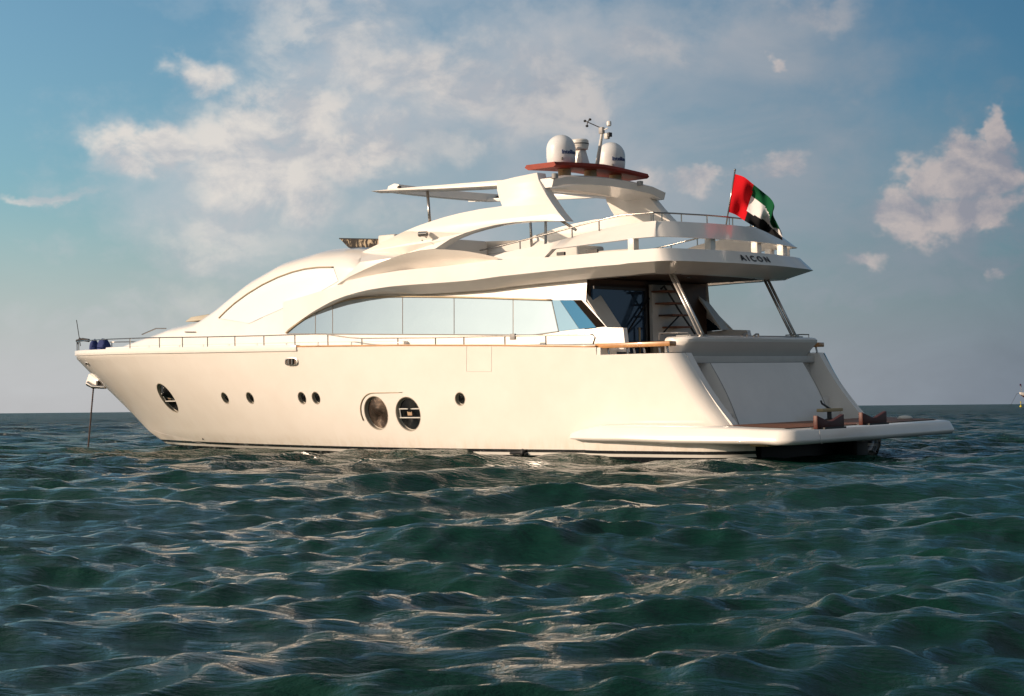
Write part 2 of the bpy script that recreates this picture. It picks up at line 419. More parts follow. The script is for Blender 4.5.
def HY(x, z):
    f = min(max(z/2.6, 0), 1); ymax = 2.80 + .30*f**.7; x0 = 5 + 4*f
    st = stem(z); u = min(max((x-x0)/max(st-x0, .1), 0), 1)
    y = ymax*max(1-u**(2+f), 0)**(1-.28*f)
    d = x - xa(z); r = .42
    if x < 3: y -= .05*((3-x)/3)**2
    if d < r: dd = max(d, 0)+.012; y -= r - math.sqrt(max(r*r-(r-dd)**2, 0))
    return y
PORTS = [(376, 413, .385), (408, 414, .385), (167.3, 398, .39)] + [(a, b, .145) for a, b in ((225, 398), (250, 398), (302, 398), (316, 398), (460, 399))]
def hull():
    cols = sorted(set([0, .01, .025, .05, .08, .12, .16, .21, .27, .34, .42] + list(np.round(np.arange(.6, 3.05, .3), 3)) + [3.10, 3.1001] + list(np.round(np.arange(3.4, 17, .12), 3)) + list(np.round(np.arange(17, 24.45, .15), 3)) + [24.46, 24.50, 24.52]))
    nv = 26; nb = 4; V = []; Fc = []
    for x0 in cols:
        z1 = zs(x0); zl = max(zchine(x0), stemz(x0)) if x0 > 18.6 else zchine(x0)
        zl = min(zl, z1-1e-3); zk = stemz(x0) if x0 > 18.6 else -.8
        for j in range(nb):
            f = j/nb; z = zk + (zl-zk)*f
            x = x0 if x0 > 3 else xa(zl) + x0*(3-xa(zl))/3
            yy = HY(x, zl)*(f**.8)*.985 if zl > zk + 1e-4 else 0
            V.append((x, max(yy, 0), z))
        for j in range(nv+1):
            z = zl + (z1-zl)*j/nv
            x = x0 if x0 > 3 else xa(z) + x0*(3-xa(z))/3
            V.append((x, HY(x, z), z))
    m = nv+1+nb
    for i in range(len(cols)-1):
        for j in range(m-1):
            a = i*m+j; Fc.append((a, a+m, a+m+1, a+1))
    mb = MB(); mb.add(V, Fc); mb.mirror()
    # aft closure of the hull shell below the platform and the immersed bottom
    n0 = len(V); L = [j for j in range(m) if V[j][2] < .62]
    for a, b in zip(L, L[1:]): mb.F.append((a, b, n0+b, n0+a))
    ho = mb.build('hull', HULL, Y, smooth=True, angle=28)
    # real openings for the portholes
    bm = bmesh.new(); bm.from_mesh(ho.data)
    for (px, py, r) in PORTS:
        c = on(px, py, HY, 0, 2.9)
        for s in (1, -1):
            dead = [f for f in bm.faces if f.calc_center_median().y*s > 0 and any((v.co.x-c.x)**2+(v.co.z-c.z)**2 < (r+.03)**2 for v in f.verts) or
                    (f.calc_center_median().y*s > 0 and abs(f.calc_center_median().x-c.x) < r*.8 and abs(f.calc_center_median().z-c.z) < r*.8 and f.calc_center_median().z > .2)]
            ed = set(e for f in dead for e in f.edges); ds = set(dead)
            rim = [e for e in ed if any(f not in ds for f in e.link_faces)]
            bmesh.ops.delete(bm, geom=dead, context='FACES_KEEP_BOUNDARY') if False else bmesh.ops.delete(bm, geom=dead, context='FACES_ONLY')
            n = 40 if r > .2 else 24
            vs = []
            for k in range(n):
                a = 2*PI*k/n; x = c.x+r*math.cos(a); z = c.z+r*math.sin(a); vs.append(bm.verts.new((x, s*HY(x, z), z)))
            ce = [bm.edges.new((vs[k], vs[(k+1) % n])) for k in range(n)]
            bmesh.ops.bridge_loops(bm, edges=[e for e in rim if e.is_valid]+ce)
    loose = [e for e in bm.edges if not e.link_faces]; bmesh.ops.delete(bm, geom=loose, context='EDGES')
    loose = [v for v in bm.verts if not v.link_faces]; bmesh.ops.delete(bm, geom=loose, context='VERTS')
    bmesh.ops.recalc_face_normals(bm, faces=bm.faces)
    for f in bm.faces: f.smooth = True
    bm.to_mesh(ho.data); bm.free(); ho.data.set_sharp_from_angle(angle=math.radians(28))
    return ho
HU = hull()
def deck():
    xs = list(np.arange(3.1001, 24.4, .3)) + [24.45]; V = []; Fc = []
    for x in xs:
        y = max(HY(x, zs(x)) - .02, .01); z = zs(x) - .012; V += [(x, y, z), (x, 0, z+.05), (x, -y, z)]
    for i in range(len(xs)-1):
        a = i*3; Fc += [(a, a+3, a+4, a+1), (a+1, a+4, a+5, a+2)]
    mesh('main_deck', V, Fc, DECK, Y, smooth=True)
deck()
def sweep_rect(xs, cy, z0, z1, yin, yout):
    V = []; Fc = []
    for x in xs:
        y = cy(x); a, b = z0(x), z1(x)
        V += [(x, y-yin, a), (x, y+yout, a), (x, y+yout, b), (x, y-yin, b)]
    for i in range(len(xs)-1):
        k = i*4
        for j in range(4): Fc.append((k+j, k+4+j, k+4+(j+1) % 4, k+(j+1) % 4))
    n = len(V); Fc += [(0, 1, 2, 3), (n-1, n-2, n-3, n-4)]
    m = MB(); m.add(V, Fc); return m
both('toe_rail', sweep_rect(list(np.arange(12.0, 24.3, .25))+[24.42], lambda x: HY(x, zs(x)), lambda x: zs(x)-.10, lambda x: zs(x)+.05, .12, .025), WHITE, Y, bev=.012)
both('wooden_cap_strip', sweep_rect(list(np.arange(3.12, 12.0, .4))+[12.0], lambda x: HY(x, zs(x)), lambda x: zs(x)-.005, lambda x: zs(x)+.032, .12, .012), ORANGEW, Y, bev=.006)

# side wings of the transom (thickness of the bulwark)
for s in (1, -1):
    P = [Vector((xa(z)+.004, s*2.69, z)) for z in np.linspace(.6, 2.13, 12)] + [Vector((3.09, s*2.69, 2.13)), Vector((3.09, s*2.69, .6))]
    mb = MB(); mb.slab(P, (0, -s*.20, 0)); mb.build('transom_wing', WHITE, Y)
    # top cap closing the wing to the hull side
    xs = [1.16, 1.2, 1.28, 1.4, 1.6, 2.1, 2.6, 3.09]; V = []; Fc = []
    for x in xs: V += [(x, s*2.49, 2.142), (x, s*max(HY(x, 2.13), 2.5), 2.142)]
    for i in range(len(xs)-1): Fc.append((2*i, 2*i+1, 2*i+3, 2*i+2))
    mesh('wing_cap', V, Fc, WHITE, Y)
    mb = MB(); mb.box((3.0, s*2.5, 2.14), (3.09, s*3.06, 2.29)) if s > 0 else mb.box((3.0, -3.06, 2.14), (3.09, -2.5, 2.29)); mb.build('bulwark_end', WHITE, Y)

# garage door, transom
def quadgrid(name, A, B, C, D, m, n=8, bulge=0.0, th=.05, parent=Y, bev=0):
    """A,B bottom (port, starboard), C,D top (starboard, port)"""
    A, B, C, D = map(Vector, (A, B, C, D)); V = []; Fc = []
    for i in range(n+1):
        for j in range(n+1):
            u, v = i/n, j/n; p = A.lerp(B, u).lerp(D.lerp(C, u), v); p.x -= bulge*math.sin(PI*v); V.append(p)
    k = len(V); V += [p + Vector((th, 0, 0)) for p in V]
    for i in range(n):
        for j in range(n):
            a = i*(n+1)+j; Fc += [(a, a+1, a+n+2, a+n+1), (k+a, k+a+n+1, k+a+n+2, k+a+1)]
    for i in range(n):
        for b in (i*(n+1), i*(n+1)+n): Fc.append((b, b+n+1, k+b+n+1, k+b))
        for b in (i, n*(n+1)+i): Fc.append((b, b+1, k+b+1, k+b))
    return mesh(name, V, Fc, m, parent, smooth=True, angle=30)
quadgrid('garage_door', (.49, 1.84, .66), (.49, -1.84, .66), (1.15, -1.84, 1.92), (1.15, 1.84, 1.92), WHITE, bulge=.05, th=.55)
for s_ in (1, -1):
    mb = MB()
    for k in range(5):
        x = .62+.28*k; z = .90+.25*k; a, b = sorted((s_*1.85, s_*2.48)); mb.box((x, a, .62 if k == 0 else z-.27), (2.3, b, z-.02*0))
    mb.build('boarding_steps', WHITE, Y, bev=.015)
    MB().tube([(.49-.05*math.sin(PI*v)+.66*v-.006, s_*1.825, .67+1.25*v) for v in np.linspace(0, 1, 10)], .008, 6).build('door_seal', GREY, Y)
MB().box((1.24, -2.48, 1.925), (1.66, 2.48, 2.065)).build('transom_band', GREYW, Y, bev=.01)
MB().tube([(1.235, 2.4, 1.925), (1.235, -2.4, 1.925)], .008, 6).build('band_seal', GREY, Y)
def lounge():
    # sofa back box across the stern, rounded profile with an undercut face
    prof = [(1.42, 2.062), (1.20, 2.30), (1.13, 2.36), (1.12, 2.42), (1.17, 2.46), (1.26, 2.475), (1.72, 2.475), (1.76, 2.45), (1.78, 2.40), (1.78, 2.062)]
    V = []; Fc = []; ys = list(np.linspace(-2.60, -2.35, 6)) + list(np.linspace(-2.2, 2.2, 12)) + list(np.linspace(2.35, 2.60, 6))
    for y in ys:
        e = max(abs(y)-2.35, 0)/.25; k = 1-math.sqrt(max(1-e*e, 0))
        for (x, z) in prof: V.append((x + (.28*k if x < 1.6 else (-.06*k)), y, z-(.05*k if z > 2.2 else 0)))
    m = len(prof)
    for i in range(len(ys)-1):
        for j in range(m): Fc.append((i*m+j, i*m+(j+1) % m, (i+1)*m+(j+1) % m, (i+1)*m+j))
    Fc += [tuple(range(m)), tuple(range(len(V)-m, len(V)))[::-1]]
    mesh('stern_lounge_back', V, Fc, WHITE, Y, smooth=True, angle=38)
    MB().box((1.35, -2.2, 2.475), (1.72, 2.2, 2.505)).build('sun_pad', GREY, Y, bev=.03)
    for s in (1, -1):
        MB().tube([(1.3, s*2.35, 2.46), (1.3, s*2.35, 2.54), (1.5, s*2.42, 2.55), (1.95, s*2.45, 2.55), (1.97, s*2.45, 2.42)], .014, 6).build('grab_rail', STEEL, Y)
    for y in (-.1, .35):
        MB().tube([(1.25, y+.1, 2.49), (1.22, y+.04, 2.53), (1.22, y-.04, 2.53), (1.25, y-.1, 2.49)], .02, 6).build('deck_cleat', STEEL, Y)
lounge()
# wooden cap rail over the bulwark opening, both sides
for s in (1, -1):
    mb = MB(); mb.box((1.30, min(s*2.78, s*3.02), 2.27), (3.17, max(s*2.78, s*3.02), 2.37)); r_ = mb.build('cap_rail', ORANGEW, Y, bev=.015)
    for x in (1.42, 1.62, 2.0, 2.25, 2.42, 2.9):
        MB().tube([(x, s*2.9, 2.14), (x+.03, s*2.9, 2.28)], .022, 6).build('rail_stanchion', STEEL, r_)
# cockpit sole, seats, bulkhead
MB().box((1.4, -2.5, 1.30), (3.95, 2.5, 1.36)).build('cockpit_sole', TEAK, Y)
MB().box((1.85, -2.0, 1.36), (2.5, 2.0, 1.85)).build('cockpit_sofa', GREY, Y, bev=.04)
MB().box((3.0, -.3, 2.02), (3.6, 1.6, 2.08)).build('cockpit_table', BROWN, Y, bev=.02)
MB().box((1.36, -2.5, .62), (1.42, 2.5, 2.06)).build('inner_bulkhead', GREYW, Y)
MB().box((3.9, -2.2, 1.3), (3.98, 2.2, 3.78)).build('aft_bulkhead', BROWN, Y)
gl = MB().box((3.84, .34, 1.4), (3.89, 2.18, 3.56)).build('saloon_door', GLASSD, Y)
mb = MB()
for y in (.30,): mb.box((3.80, y-.03, 1.38), (3.895, y+.03, 3.60))
mb.box((3.80, .30, 3.56), (3.895, 2.18, 3.62)); mb.build('door_frame', FENCE, gl)
MB().tube([(3.77, .62, 2.2), (3.77, .62, 2.75)], .022, 8).build('door_handle', TAN, gl)
# flying stairs to the upper deck on the starboard half
mb = MB()
P = [(3.7, .22, 1.36), (3.7, .22, 3.7), (3.7, -.5, 3.7), (3.7, -2.2, 2.2), (3.7, -2.2, 1.36)]
mb.slab(P, (.08, 0, 0)); mb.build('stair_wall', GREYW, Y)
for k in range(8):
    z = 1.7+.26*k; MB().box((3.30, -1.25+.13*k, z), (3.695, -.65+.13*k, z+.04)).build('stair_tread', TEAK, Y, bev=.008)
MB().tube([at(*q, x=3.35) for q in ((661, 289), (664, 286), (679, 310), (695, 334))], .022, 6).build('stair_handrail', DARK, Y)
MB().tube([at(*q, x=3.35) for q in ((662, 334), (679, 316))], .018, 6).build('stair_handrail', DARK, Y)
MB().tube([at(*q, x=3.78) for q in ((627, 333), (654, 291))], .02, 6).build('door_stay', DARK, Y)

# ---- swim platform
def platform():
    pts = []
    def R(c, r, a0, a1, n):
        return [(c[0]+r*math.cos(math.radians(a0+(a1-a0)*i/n)), c[1]+r*math.sin(math.radians(a0+(a1-a0)*i/n))) for i in range(n+1)]
    # plan outline of the port half at the top edge, nose beside the hull first
    half = [(3.90, 2.99), (3.8, 3.08), (3.5, 3.17), (3.0, 3.26), (2.2, 3.34), (1.0, 3.38), (0, 3.40), (-1.0, 3.40)] + R((-1.34, 3.06), .33, 84, 172, 10)[0:] + [(-1.71, 1.6), (-1.74, .8)]
    outl = half + [(-1.75, 0)] + [(x, -y) for x, y in reversed(half)]
    V = []; Fc = []
    def tilt(x): return float(ip(x, [-1.8, -1.0, 0, 2.5, 4], [-.045, -.02, .02, .05, .05]))
    def nose(x): return min(max((3.93-x)/1.0, 0), 1)**.45
    # rings: inner top, top edge, rounded shoulder, bottom lip, underside inset, hull below
    C = Vector((0.6, 0))
    n = len(outl)
    for (k, (ins, z)) in enumerate([(.30, .665), (.12, .650), (.035, .635), (0, .60), (-.07, .42), (-.07, .40), (-.01, .345), (.12, .345)]):
        for i, (x, y) in enumerate(outl):
            a = Vector(outl[max(i-1, 0)]); b = Vector(outl[min(i+1, n-1)]); t = (b-a).normalized(); nn = Vector((-t.y, t.x))
            q = Vector((x, y)) + nn*ins*(nose(x) if x > 2.5 else 1)*(1 if True else 0)
            zz = z + (tilt(x) if k < 4 else (.03 if x > 2 else (-.02 if k > 4 and x < -1 else 0)))
            if x > 2.5: zz = .44 + (zz-.44)*nose(x)
            V.append((q.x, q.y, zz))
    for k in range(7):
        for i in range(n-1): a = k*n+i; Fc.append((a, a+1, a+n+1, a+n))
    p = mesh('swim_platform', V, Fc, WHITE, Y, smooth=True, angle=50)
    # teak top
    T = [(x, y) for x, y in [V[i][:2] for i in range(n)] if x < .45]
    T = [(min(x, .44), y) for x, y in T]; top = [(x, y, .671+tilt(x)) for x, y in T]; mb = MB(); mb.V = [Vector(v) for v in top]; mb.F = [tuple(range(len(top)))]
    mb.add([(x, y, .36) for x, y, z in top], [tuple(range(len(top)))[::-1]])
    o = mb.build('teak_deck', TEAK, p, fix=False)
    # planing step under the forward part, tan band under the lip
    Vv = []; Ff = []; xs = [3.55, 3.4, 3.1, 2.6, 2, 1.2, .5, .1, -.1, -.25, -.33]
    for x in xs:
        y = 3.13 - .2*max(0, (x-3.0)/.6) - (.6*(max(0, .5-x)/.83)**2.2)
        Vv += [(x, y, .38), (x, y-.02, .10), (x, y-.25, -.2)]
    for i in range(len(xs)-1):
        for j in range(2): a = i*3+j; Ff.append((a, a+3, a+4, a+1))
    k = len(xs)-1
    mb = MB(); mb.add(Vv, Ff); both('sponson_step', mb, HULL, Y, smooth=True)
    MB().box((-.2, -1.95, -.3), (.25, 2.1, .37)).build('stern_underside', ANTIF, Y, bev=.06)
    MB().box((-.7, -1.3, -.3), (-.19, -.8, .36)).build('outdrive_housing', ANTIF, Y, bev=.05)
    MB().box((-.75, 2.25, .27), (-.35, 2.75, .36)).build('boarding_ladder', TAN, Y, bev=.02)
    MB().box((-1.3, -.75, .27), (-1.05, .0, .31)).build('platform_step', GREY, Y, bev=.01)
platform()

# ---- superstructure body
def Wd(x):
    if x <= 9: return 2.45
    u = min((x-9)/14.0, 1); return 2.45*max(1-u**2.6, 0)**.8
zt_x = [3.9, 10.3, 10.9, 11.5, 12.6, 13.9, 15.1, 16.2, 16.9, 17.3, 17.7, 18.7, 19.7, 21.0, 22.0, 22.9]
zt_z = [4.02, 4.05, 4.94, 5.04, 5.06, 4.89, 4.52, 4.02, 3.70, 3.53, 3.46, 3.38, 3.20, 3.02, 2.88, 2.72]
def zt(x): return float(ip(x, zt_x, zt_z))
def zd(x): return zs(max(x, 3.2)) - .05
def sec(x):
    a, b = zd(x), zt(x); rr = min(.75, (b-a)*.55) if x > 10.4 else .12
    return b-rr, b
def BY(x, z):
    if x > 22.85: return .2
    z1, z2 = sec(x); s = Wd(x) - .12*max(z-2.4, 0)
    s1 = Wd(x) - .12*max(z1-2.4, 0)
    if z <= z1: return s
    f = min((z-z1)/(z2-z1), .995); return s1*max(1-f**3.0, 0)**.40
def body():
    xs = [3.9, 4.5, 5.5, 6.5, 7.5, 8.5, 9.4, 10.0, 10.3, 10.5, 10.7, 10.9, 11.2] + list(np.arange(11.5, 22.8, .22)) + [22.85]
    V = []; Fc = []; n1, n2 = 6, 14
    for x in xs:
        z1, z2 = sec(x); a = zd(x)
        for j in range(n1): z = a-.1 + (z1-a+.1)*j/n1; V.append((x, BY(x, z), z))
        s1 = BY(x, z1)
        for j in range(n2+1):
            t = PI/2*j/n2; f = math.sin(t)**.77 if j else 0
            y = s1*max(1-f**3.0, 0)**.40 if j < n2 else 0
            V.append((x, y, z1+(z2-z1)*f))
    m = n1+n2+1
    for i in range(len(xs)-1):
        for j in range(m-1): a = i*m+j; Fc.append((a, a+m, a+m+1, a+1))
    mb = MB(); mb.add(V, Fc); mb.mirror()
    return mb.build('superstructure', WHITE, Y, smooth=True, angle=40)
body()

# ---- flybridge overhang (fascia band that runs from the arch foot round the stern)
def mono(P):
    P = sorted(P); return [p[0] for p in P], [p[1] for p in P]
def Fy(x, z=0):
    t = min(max((x-8.8)/(13.3-8.8), 0), 1); t = t*t*(3-2*t)
    return 2.90*(1-t) + (BY(min(x, 16), 3.2)+.03)*t
low_px = [(283, 333.5), (291, 327), (300, 320.5), (310, 313.5), (320, 307.5), (332, 301), (345, 296), (357, 292.5), (370, 289.5), (390, 286.5), (410, 284.7), (440, 282.8), (470, 280.5), (500, 276.3), (540, 272), (600, 266), (640, 263)]
up_px = [(337, 285), (350, 280.3), (375, 274.6), (400, 270), (440, 266.2), (470, 262.5), (498, 258.5), (547, 257), (600, 252), (640, 249)]
LOW = mono([(p.x, p.z) for p in (on(a, b, Fy) for a, b in low_px)])
UPP = mono([(p.x, p.z) for p in (on(a, b, lambda x, z: Fy(x)-.1) for a, b in up_px)])
# plan of the aft end (bottom edge / top edge)
aft_plan = [(2.35, 2.92), (1.9, 2.93), (1.60, 2.92), (1.44, 2.84), (1.34, 2.64), (1.24, 2.3), (1.16, 1.8), (1.06, 1.2), (1.01, .6), (1.0, 0)]
def plan_off(P, d):
    out = []
    for i, (x, y) in enumerate(P):
        a = Vector(P[max(i-1, 0)]); b = Vector(P[min(i+1, len(P)-1)]); t = (b-a).normalized()
        n = Vector((-t.y, t.x)); n = n if n.dot(Vector((3.0, 0))-Vector((x, y))) > 0 else -n
        if i == len(P)-1: n = Vector((1, 0))
        out.append((x+n.x*d, y+n.y*d))
    return out
def smoothplan(P, k=5):
    L = smoothline([(a, b, 0) for a, b in P], k); return [(v.x, v.y) for v in L]
AP = smoothplan(aft_plan)
def overhang():
    st = []
    for x in list(np.arange(13.3, 9, -.15)) + list(np.arange(9, 2.5, -.4)):
        yb = Fy(x); zb = float(ip(x, *LOW)); zu = float(ip(x, *UPP))
        if x > 10.8: zu = max(zb+.02, zb + (float(ip(10.8, *UPP))-float(ip(10.8, *LOW)))*1.0 + 0) if False else max(zb + .06, min(zu + (x-10.8)*-.12, 4.0))
        lean = .19*min(max((11.5-x)/3, 0), 1)
        inn = min(.42, yb - (BY(min(max(x, 4), 16), 3.3)-.03)); dep = .20*min(max((11.0-x)/2.5, 0), 1)
        st.append(((x, yb, zb), (x, yb-lean, zu), (x, yb-inn, zb-dep*min(1, inn/.3)), (x, max(yb-inn-.3, 1.2), zb-dep*min(1, inn/.3))))
    fr = [min(i/(len(AP)*.33), 1) for i in range(len(AP))]; fr = [q*q*(3-2*q) for q in fr]
    T = [(x+.22*q, y*.935) for (x, y), q in zip(AP, fr)]; I = [(x+.52*q, y*2.49/2.91) for (x, y), q in zip(AP, fr)]; J = [(x+.9*q, y*2.19/2.91) for (x, y), q in zip(AP, fr)]
    for i, (x, y) in enumerate(AP):
        tx = T[i]
        st.append(((x, y, 3.985), (tx[0], tx[1], 4.26), (I[i][0], I[i][1], 3.785), (J[i][0], J[i][1], 3.785)))
    V = []; Fc = []
    for b, u, i_, j_ in st:
        # j (inner soffit), i, b(bottom edge), u(top edge), top inner
        ub = Vector(u) + Vector((0, -.35, 0)) if b[0] > 2.3 else Vector((u[0]+.35*(1 if b[1] < 2.6 else .5), max(u[1]-.2, 0) if b[1] > .3 else 0, u[2]))
        if b[0] > 8.8: ub = Vector(u) + Vector((0, -.2, -.02))
        V += [j_, i_, b, u, ub]
    for k in range(len(st)-1):
        for j in range(4): a = k*5+j; Fc.append((a, a+5, a+6, a+1))
    mb = MB(); mb.add(V, Fc); mb.mirror(); idx = []
    o = mb.build('flybridge_overhang', [WHITE, SOFFIT], Y, smooth=True, angle=22)
    return o
overhang()
# ceiling / floor slab between the two decks
def ceil_():
    pl = plan_off(AP, .8); P = [(x, y, 3.80) for x, y in pl]; Pm = [(x, -y, 3.80) for x, y in reversed(pl[:-1])]
    front = [(9.0, -2.3, 3.80)]; poly = [(9.0, 2.3, 3.80)] + P + Pm + front
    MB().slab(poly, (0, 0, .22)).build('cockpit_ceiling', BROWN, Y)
    P2 = [(x, y, 4.03) for x, y, z in poly]; MB().slab(P2, (0, 0, .12)).build('flybridge_floor', DECK, Y)
ceil_()
for x, y in ((2.0, 1.6), (2.6, .4), (2.0, -1.2), (3.0, -1.9), (3.2, 1.9)):
    MB().lathe([(.06, 0), (.06, -.012), (.03, -.02)], (x, y, 3.797), 12).build('ceiling_light', STEEL, Y)
for px, py in ((428, 284.6), (455, 283), (483, 281.2), (513, 280.2), (525, 283)):
    p = on(px, py, lambda x, z: 2.62); MB().lathe([(.035, 0), (.035, -.02), (.02, -.03)], (p.x, 2.60, float(ip(p.x, *LOW))-.08), 10).build('soffit_light', GREY, Y)

# ---- recessed concave panel above the fascia, under the arch
rec_up = [(337, 284.6), (350, 276.6), (364, 269.8), (378, 263.6), (392, 258), (406, 253.5), (420, 250.6), (435, 249.2), (450, 249.8), (464, 250.9), (480, 253.6), (498, 257.6)]
rec_lo = [(337, 285.6), (350, 281), (364, 277.5), (378, 274.3), (392, 271.6), (406, 269.6), (420, 268), (435, 266.9), (450, 265.4), (464, 263.8), (480, 261.3), (498, 258.6)]
def recess():
    V = []; Fc = []; n = 40
    T = resample(smoothline([(a, b, 0) for a, b in rec_up]), n); B = resample(smoothline([(a, b, 0) for a, b in rec_lo]), n)
    for i in range(n+1):
        a = on(T[i].x, T[i].y, lambda x, z: Fy(x)-.08)
        b0 = on(B[i].x, B[i].y, lambda x, z: Fy(x)-.10)
        h = a.z-b0.z
        b = Vector((b0.x, b0.y-.01-1.25*max(h, 0), b0.z-.01))
        for j in range(6):
            f = j/5; p = a.lerp(b, f); V.append(p)
    for i in range(n):
        for j in range(5): k = i*6+j; Fc.append((k, k+1, k+7, k+6))
    mb = MB(); mb.add(V, Fc); mb.mirror(); mb.build('recessed_panel', WHITE, Y, smooth=True)
recess()

# ---- upper bulwark of the flybridge
def bulwark():
    st = []
    def top(x): return float(ip(x, [2.3, 2.58, 3.18, 3.97, 4.78, 5.99, 6.2], [4.86, 4.86, 4.82, 4.73, 4.58, 4.43, 4.36]))
    def bot(x): return float(ip(x, [2.3, 3.19, 4.50, 4.72, 6.2], [4.50, 4.47, 4.42, 4.24, 4.24]))
    for x in list(np.arange(6.15, 4.8, -.25)) + [4.74, 4.5] + list(np.arange(4.25, 2.5, -.25)):
        st.append((x, Fy(x)-.20, bot(x), Fy(x)-.20-.38*min(1, (6.4-x)/2.2), top(x)))
    fr = [min(i/(len(AP)*.33), 1) for i in range(len(AP))]; fr = [q*q*(3-2*q) for q in fr]
    P = [(x+.28*q, y*2.71/2.91) for (x, y), q in zip(AP, fr)]; T = [(x+.62*q, y*2.33/2.91) for (x, y), q in zip(AP, fr)]
    m = MB(); V = []; Fc = []
    rows = [((x, yb, zb), (x, yt, zt_), (x, yt-.12, zt_+.0), (x, yb-.14, zb)) for x, yb, zb, yt, zt_ in st]
    for i, (x, y) in enumerate(AP):
        b = P[i]; u = T[i]
        n = (Vector((3.2, 0))-Vector(b)).normalized()*.14
        if i == len(AP)-1: n = Vector((.14, 0))
        rows.append(((b[0], b[1], 4.50), (u[0], u[1], 4.86), (u[0]+n.x, u[1]+n.y, 4.86), (b[0]+n.x, b[1]+n.y, 4.50)))
    for r in rows: V += r
    for k in range(len(rows)-1):
        for j in range(4): a = k*4; Fc.append((a+j, a+4+j, a+4+(j+1) % 4, a+(j+1) % 4))
    Fc.append((0, 1, 2, 3)); m.add(V, Fc); m.mirror()
    m.build('flybridge_bulwark', WHITE, Y, smooth=True, angle=35)
    # short columns in the slot
    for (x, y) in [(2.42, 2.62), (1.52, 1.15), (1.50, -.60), (1.62, -1.85), (1.88, -2.40), (2.42, -2.62)]:
        MB().box((x-.07, y-.09, 4.24), (x+.09, y+.09, 4.52)).build('bulwark_column', WHITE, Y, bev=.015)
bulwark()
both('scupper', MB().box((4.15, 2.68, 4.27), (4.35, 2.74, 4.34)), DARK, Y)
MB().box((3.3, 2.66, 4.27), (3.6, 2.70, 4.34)).build('scupper', DARK, Y)

# ---- arch
def Ay(x, z):
    base = 2.42 - .02*(z-3.3) - .16*max(0, z-4.6)
    return base
arch_px = [(538.6, 180), (542, 187), (546.5, 195), (552, 203.5), (558, 212), (565.5, 221), (545, 221), (530, 221.3), (512, 222.6), (495, 225), (480, 228.6), (465, 233), (450, 239), (435, 248.8),
           (420, 250.4), (406, 253.4), (392, 258), (378, 263.6), (364, 269.8), (350, 276.6), (337, 284.6),
           (345, 277), (352, 270), (360, 262), (372, 253), (385, 244), (396, 236.5), (405, 231), (417, 226), (430, 221.5), (445, 216.8), (460, 213), (480, 209), (502, 206),
           (499, 198), (497, 190), (496.5, 181.5), (515, 177), (537, 172.5)]
def arch():
    P = []
    for a, b in arch_px:
        p = on(a, b, Ay)
        if b > 249 or (a < 400): # feather the foot on to the superstructure / recess
            f = min(max((435-a)/90, 0), 1); fn = lambda x, z: Ay(x, z)*(1-f) + (max(BY(x, z), Fy(x)-.08 if b > 255 else 0)+.015)*f
            p = on(a, b, fn)
        P.append(p)
    mb = MB(); mb.slab(P, (0, -.30, 0)); 
    a = both('arch', mb, WHITE, Y, bev=.02)
arch()
# cross beam joining the arches
mb = MB()
xs = [(-2.1, 6.02), (-1.6, 6.12), (-.8, 6.17), (0, 6.19), (.8, 6.17), (1.6, 6.12), (2.1, 6.02)]
V = []; Fc = []
for y, z in xs: V += [(4.95, y, z-.20), (4.9, y, z-.04), (5.0, y, z), (5.95, y, z), (6.0, y, z-.05), (5.9, y, z-.22)]
for i in range(len(xs)-1):
    for j in range(6): Fc.append((i*6+j, i*6+(j+1) % 6, (i+1)*6+(j+1) % 6, (i+1)*6+j))
Fc += [tuple(range(6)), tuple(range(len(V)-6, len(V)))[::-1]]
mb.add(V, Fc); mb.build('arch_cross_beam', WHITE, Y, smooth=True, angle=40)

# ---- hardtop frame
def hardtop():
    for s in (1, -1):
        V = []; Fc = []; X = (6.4, 7.4, 8.4, 9.4, 10.1, 10.45, 10.60)
        for x in X:
            f = (x-6.4)/4.3; zz = 6.11+.12*f; th = .15-.12*f**1.5; w_ = .46*(1-.5*max(0, f-.75)*4*.6)
            y1 = s*(2.02-.12*max(0, f-.7)*3); y0 = y1-s*w_
            V += [(x, y0, zz-th), (x, y1, zz-th+.03), (x, y1-.02*s, zz), (x, y0, zz+.01)]
        for i in range(len(X)-1):
            for j in range(4): Fc.append((i*4+j, i*4+(j+1) % 4, (i+1)*4+(j+1) % 4, (i+1)*4+j))
        Fc += [(0, 1, 2, 3), tuple(range(len(V)-4, len(V)))[::-1]]; m = MB(); m.add(V, Fc); m.build('hardtop_side_beam', WHITE, Y, bev=.008)
    V = []; Fc = []
    for y in np.linspace(-2.0, 1.62, 13):
        c = .16*(1-(y/2.0)**2)
        V += [(9.9+c, y, 6.17), (9.9+c, y, 6.35), (10.05+c, y, 6.38), (10.25+c, y, 6.33), (10.3+c, y, 6.19)]
    for i in range(12):
        for j in range(5): Fc.append((i*5+j, i*5+(j+1) % 5, (i+1)*5+(j+1) % 5, (i+1)*5+j))
    Fc += [tuple(range(5)), tuple(range(len(V)-5, len(V)))[::-1]]
    mesh('hardtop_front_beam', V, Fc, WHITE, Y, smooth=True, angle=35)
    MB().box((6.2, -2.0, 5.96), (6.6, 2.0, 6.10)).build('hardtop_rear_beam', WHITE, Y, bev=.02)
    for y in (-1.88, 1.7): MB().lathe([(.05, 0), (.05, .03), (.02, .05)], (9.87, y, 6.25), 10).build('hardtop_light', DARK, Y)
    MB().tube([(8.76, 1.85, 5.15), (8.83, 1.85, 6.08)], .035, 10).build('hardtop_post', STEEL, Y, smooth=True)
    MB().tube([(8.76, -1.85, 4.6), (8.83, -1.85, 6.08)], .035, 10).build('hardtop_post', STEEL, Y, smooth=True)
hardtop()

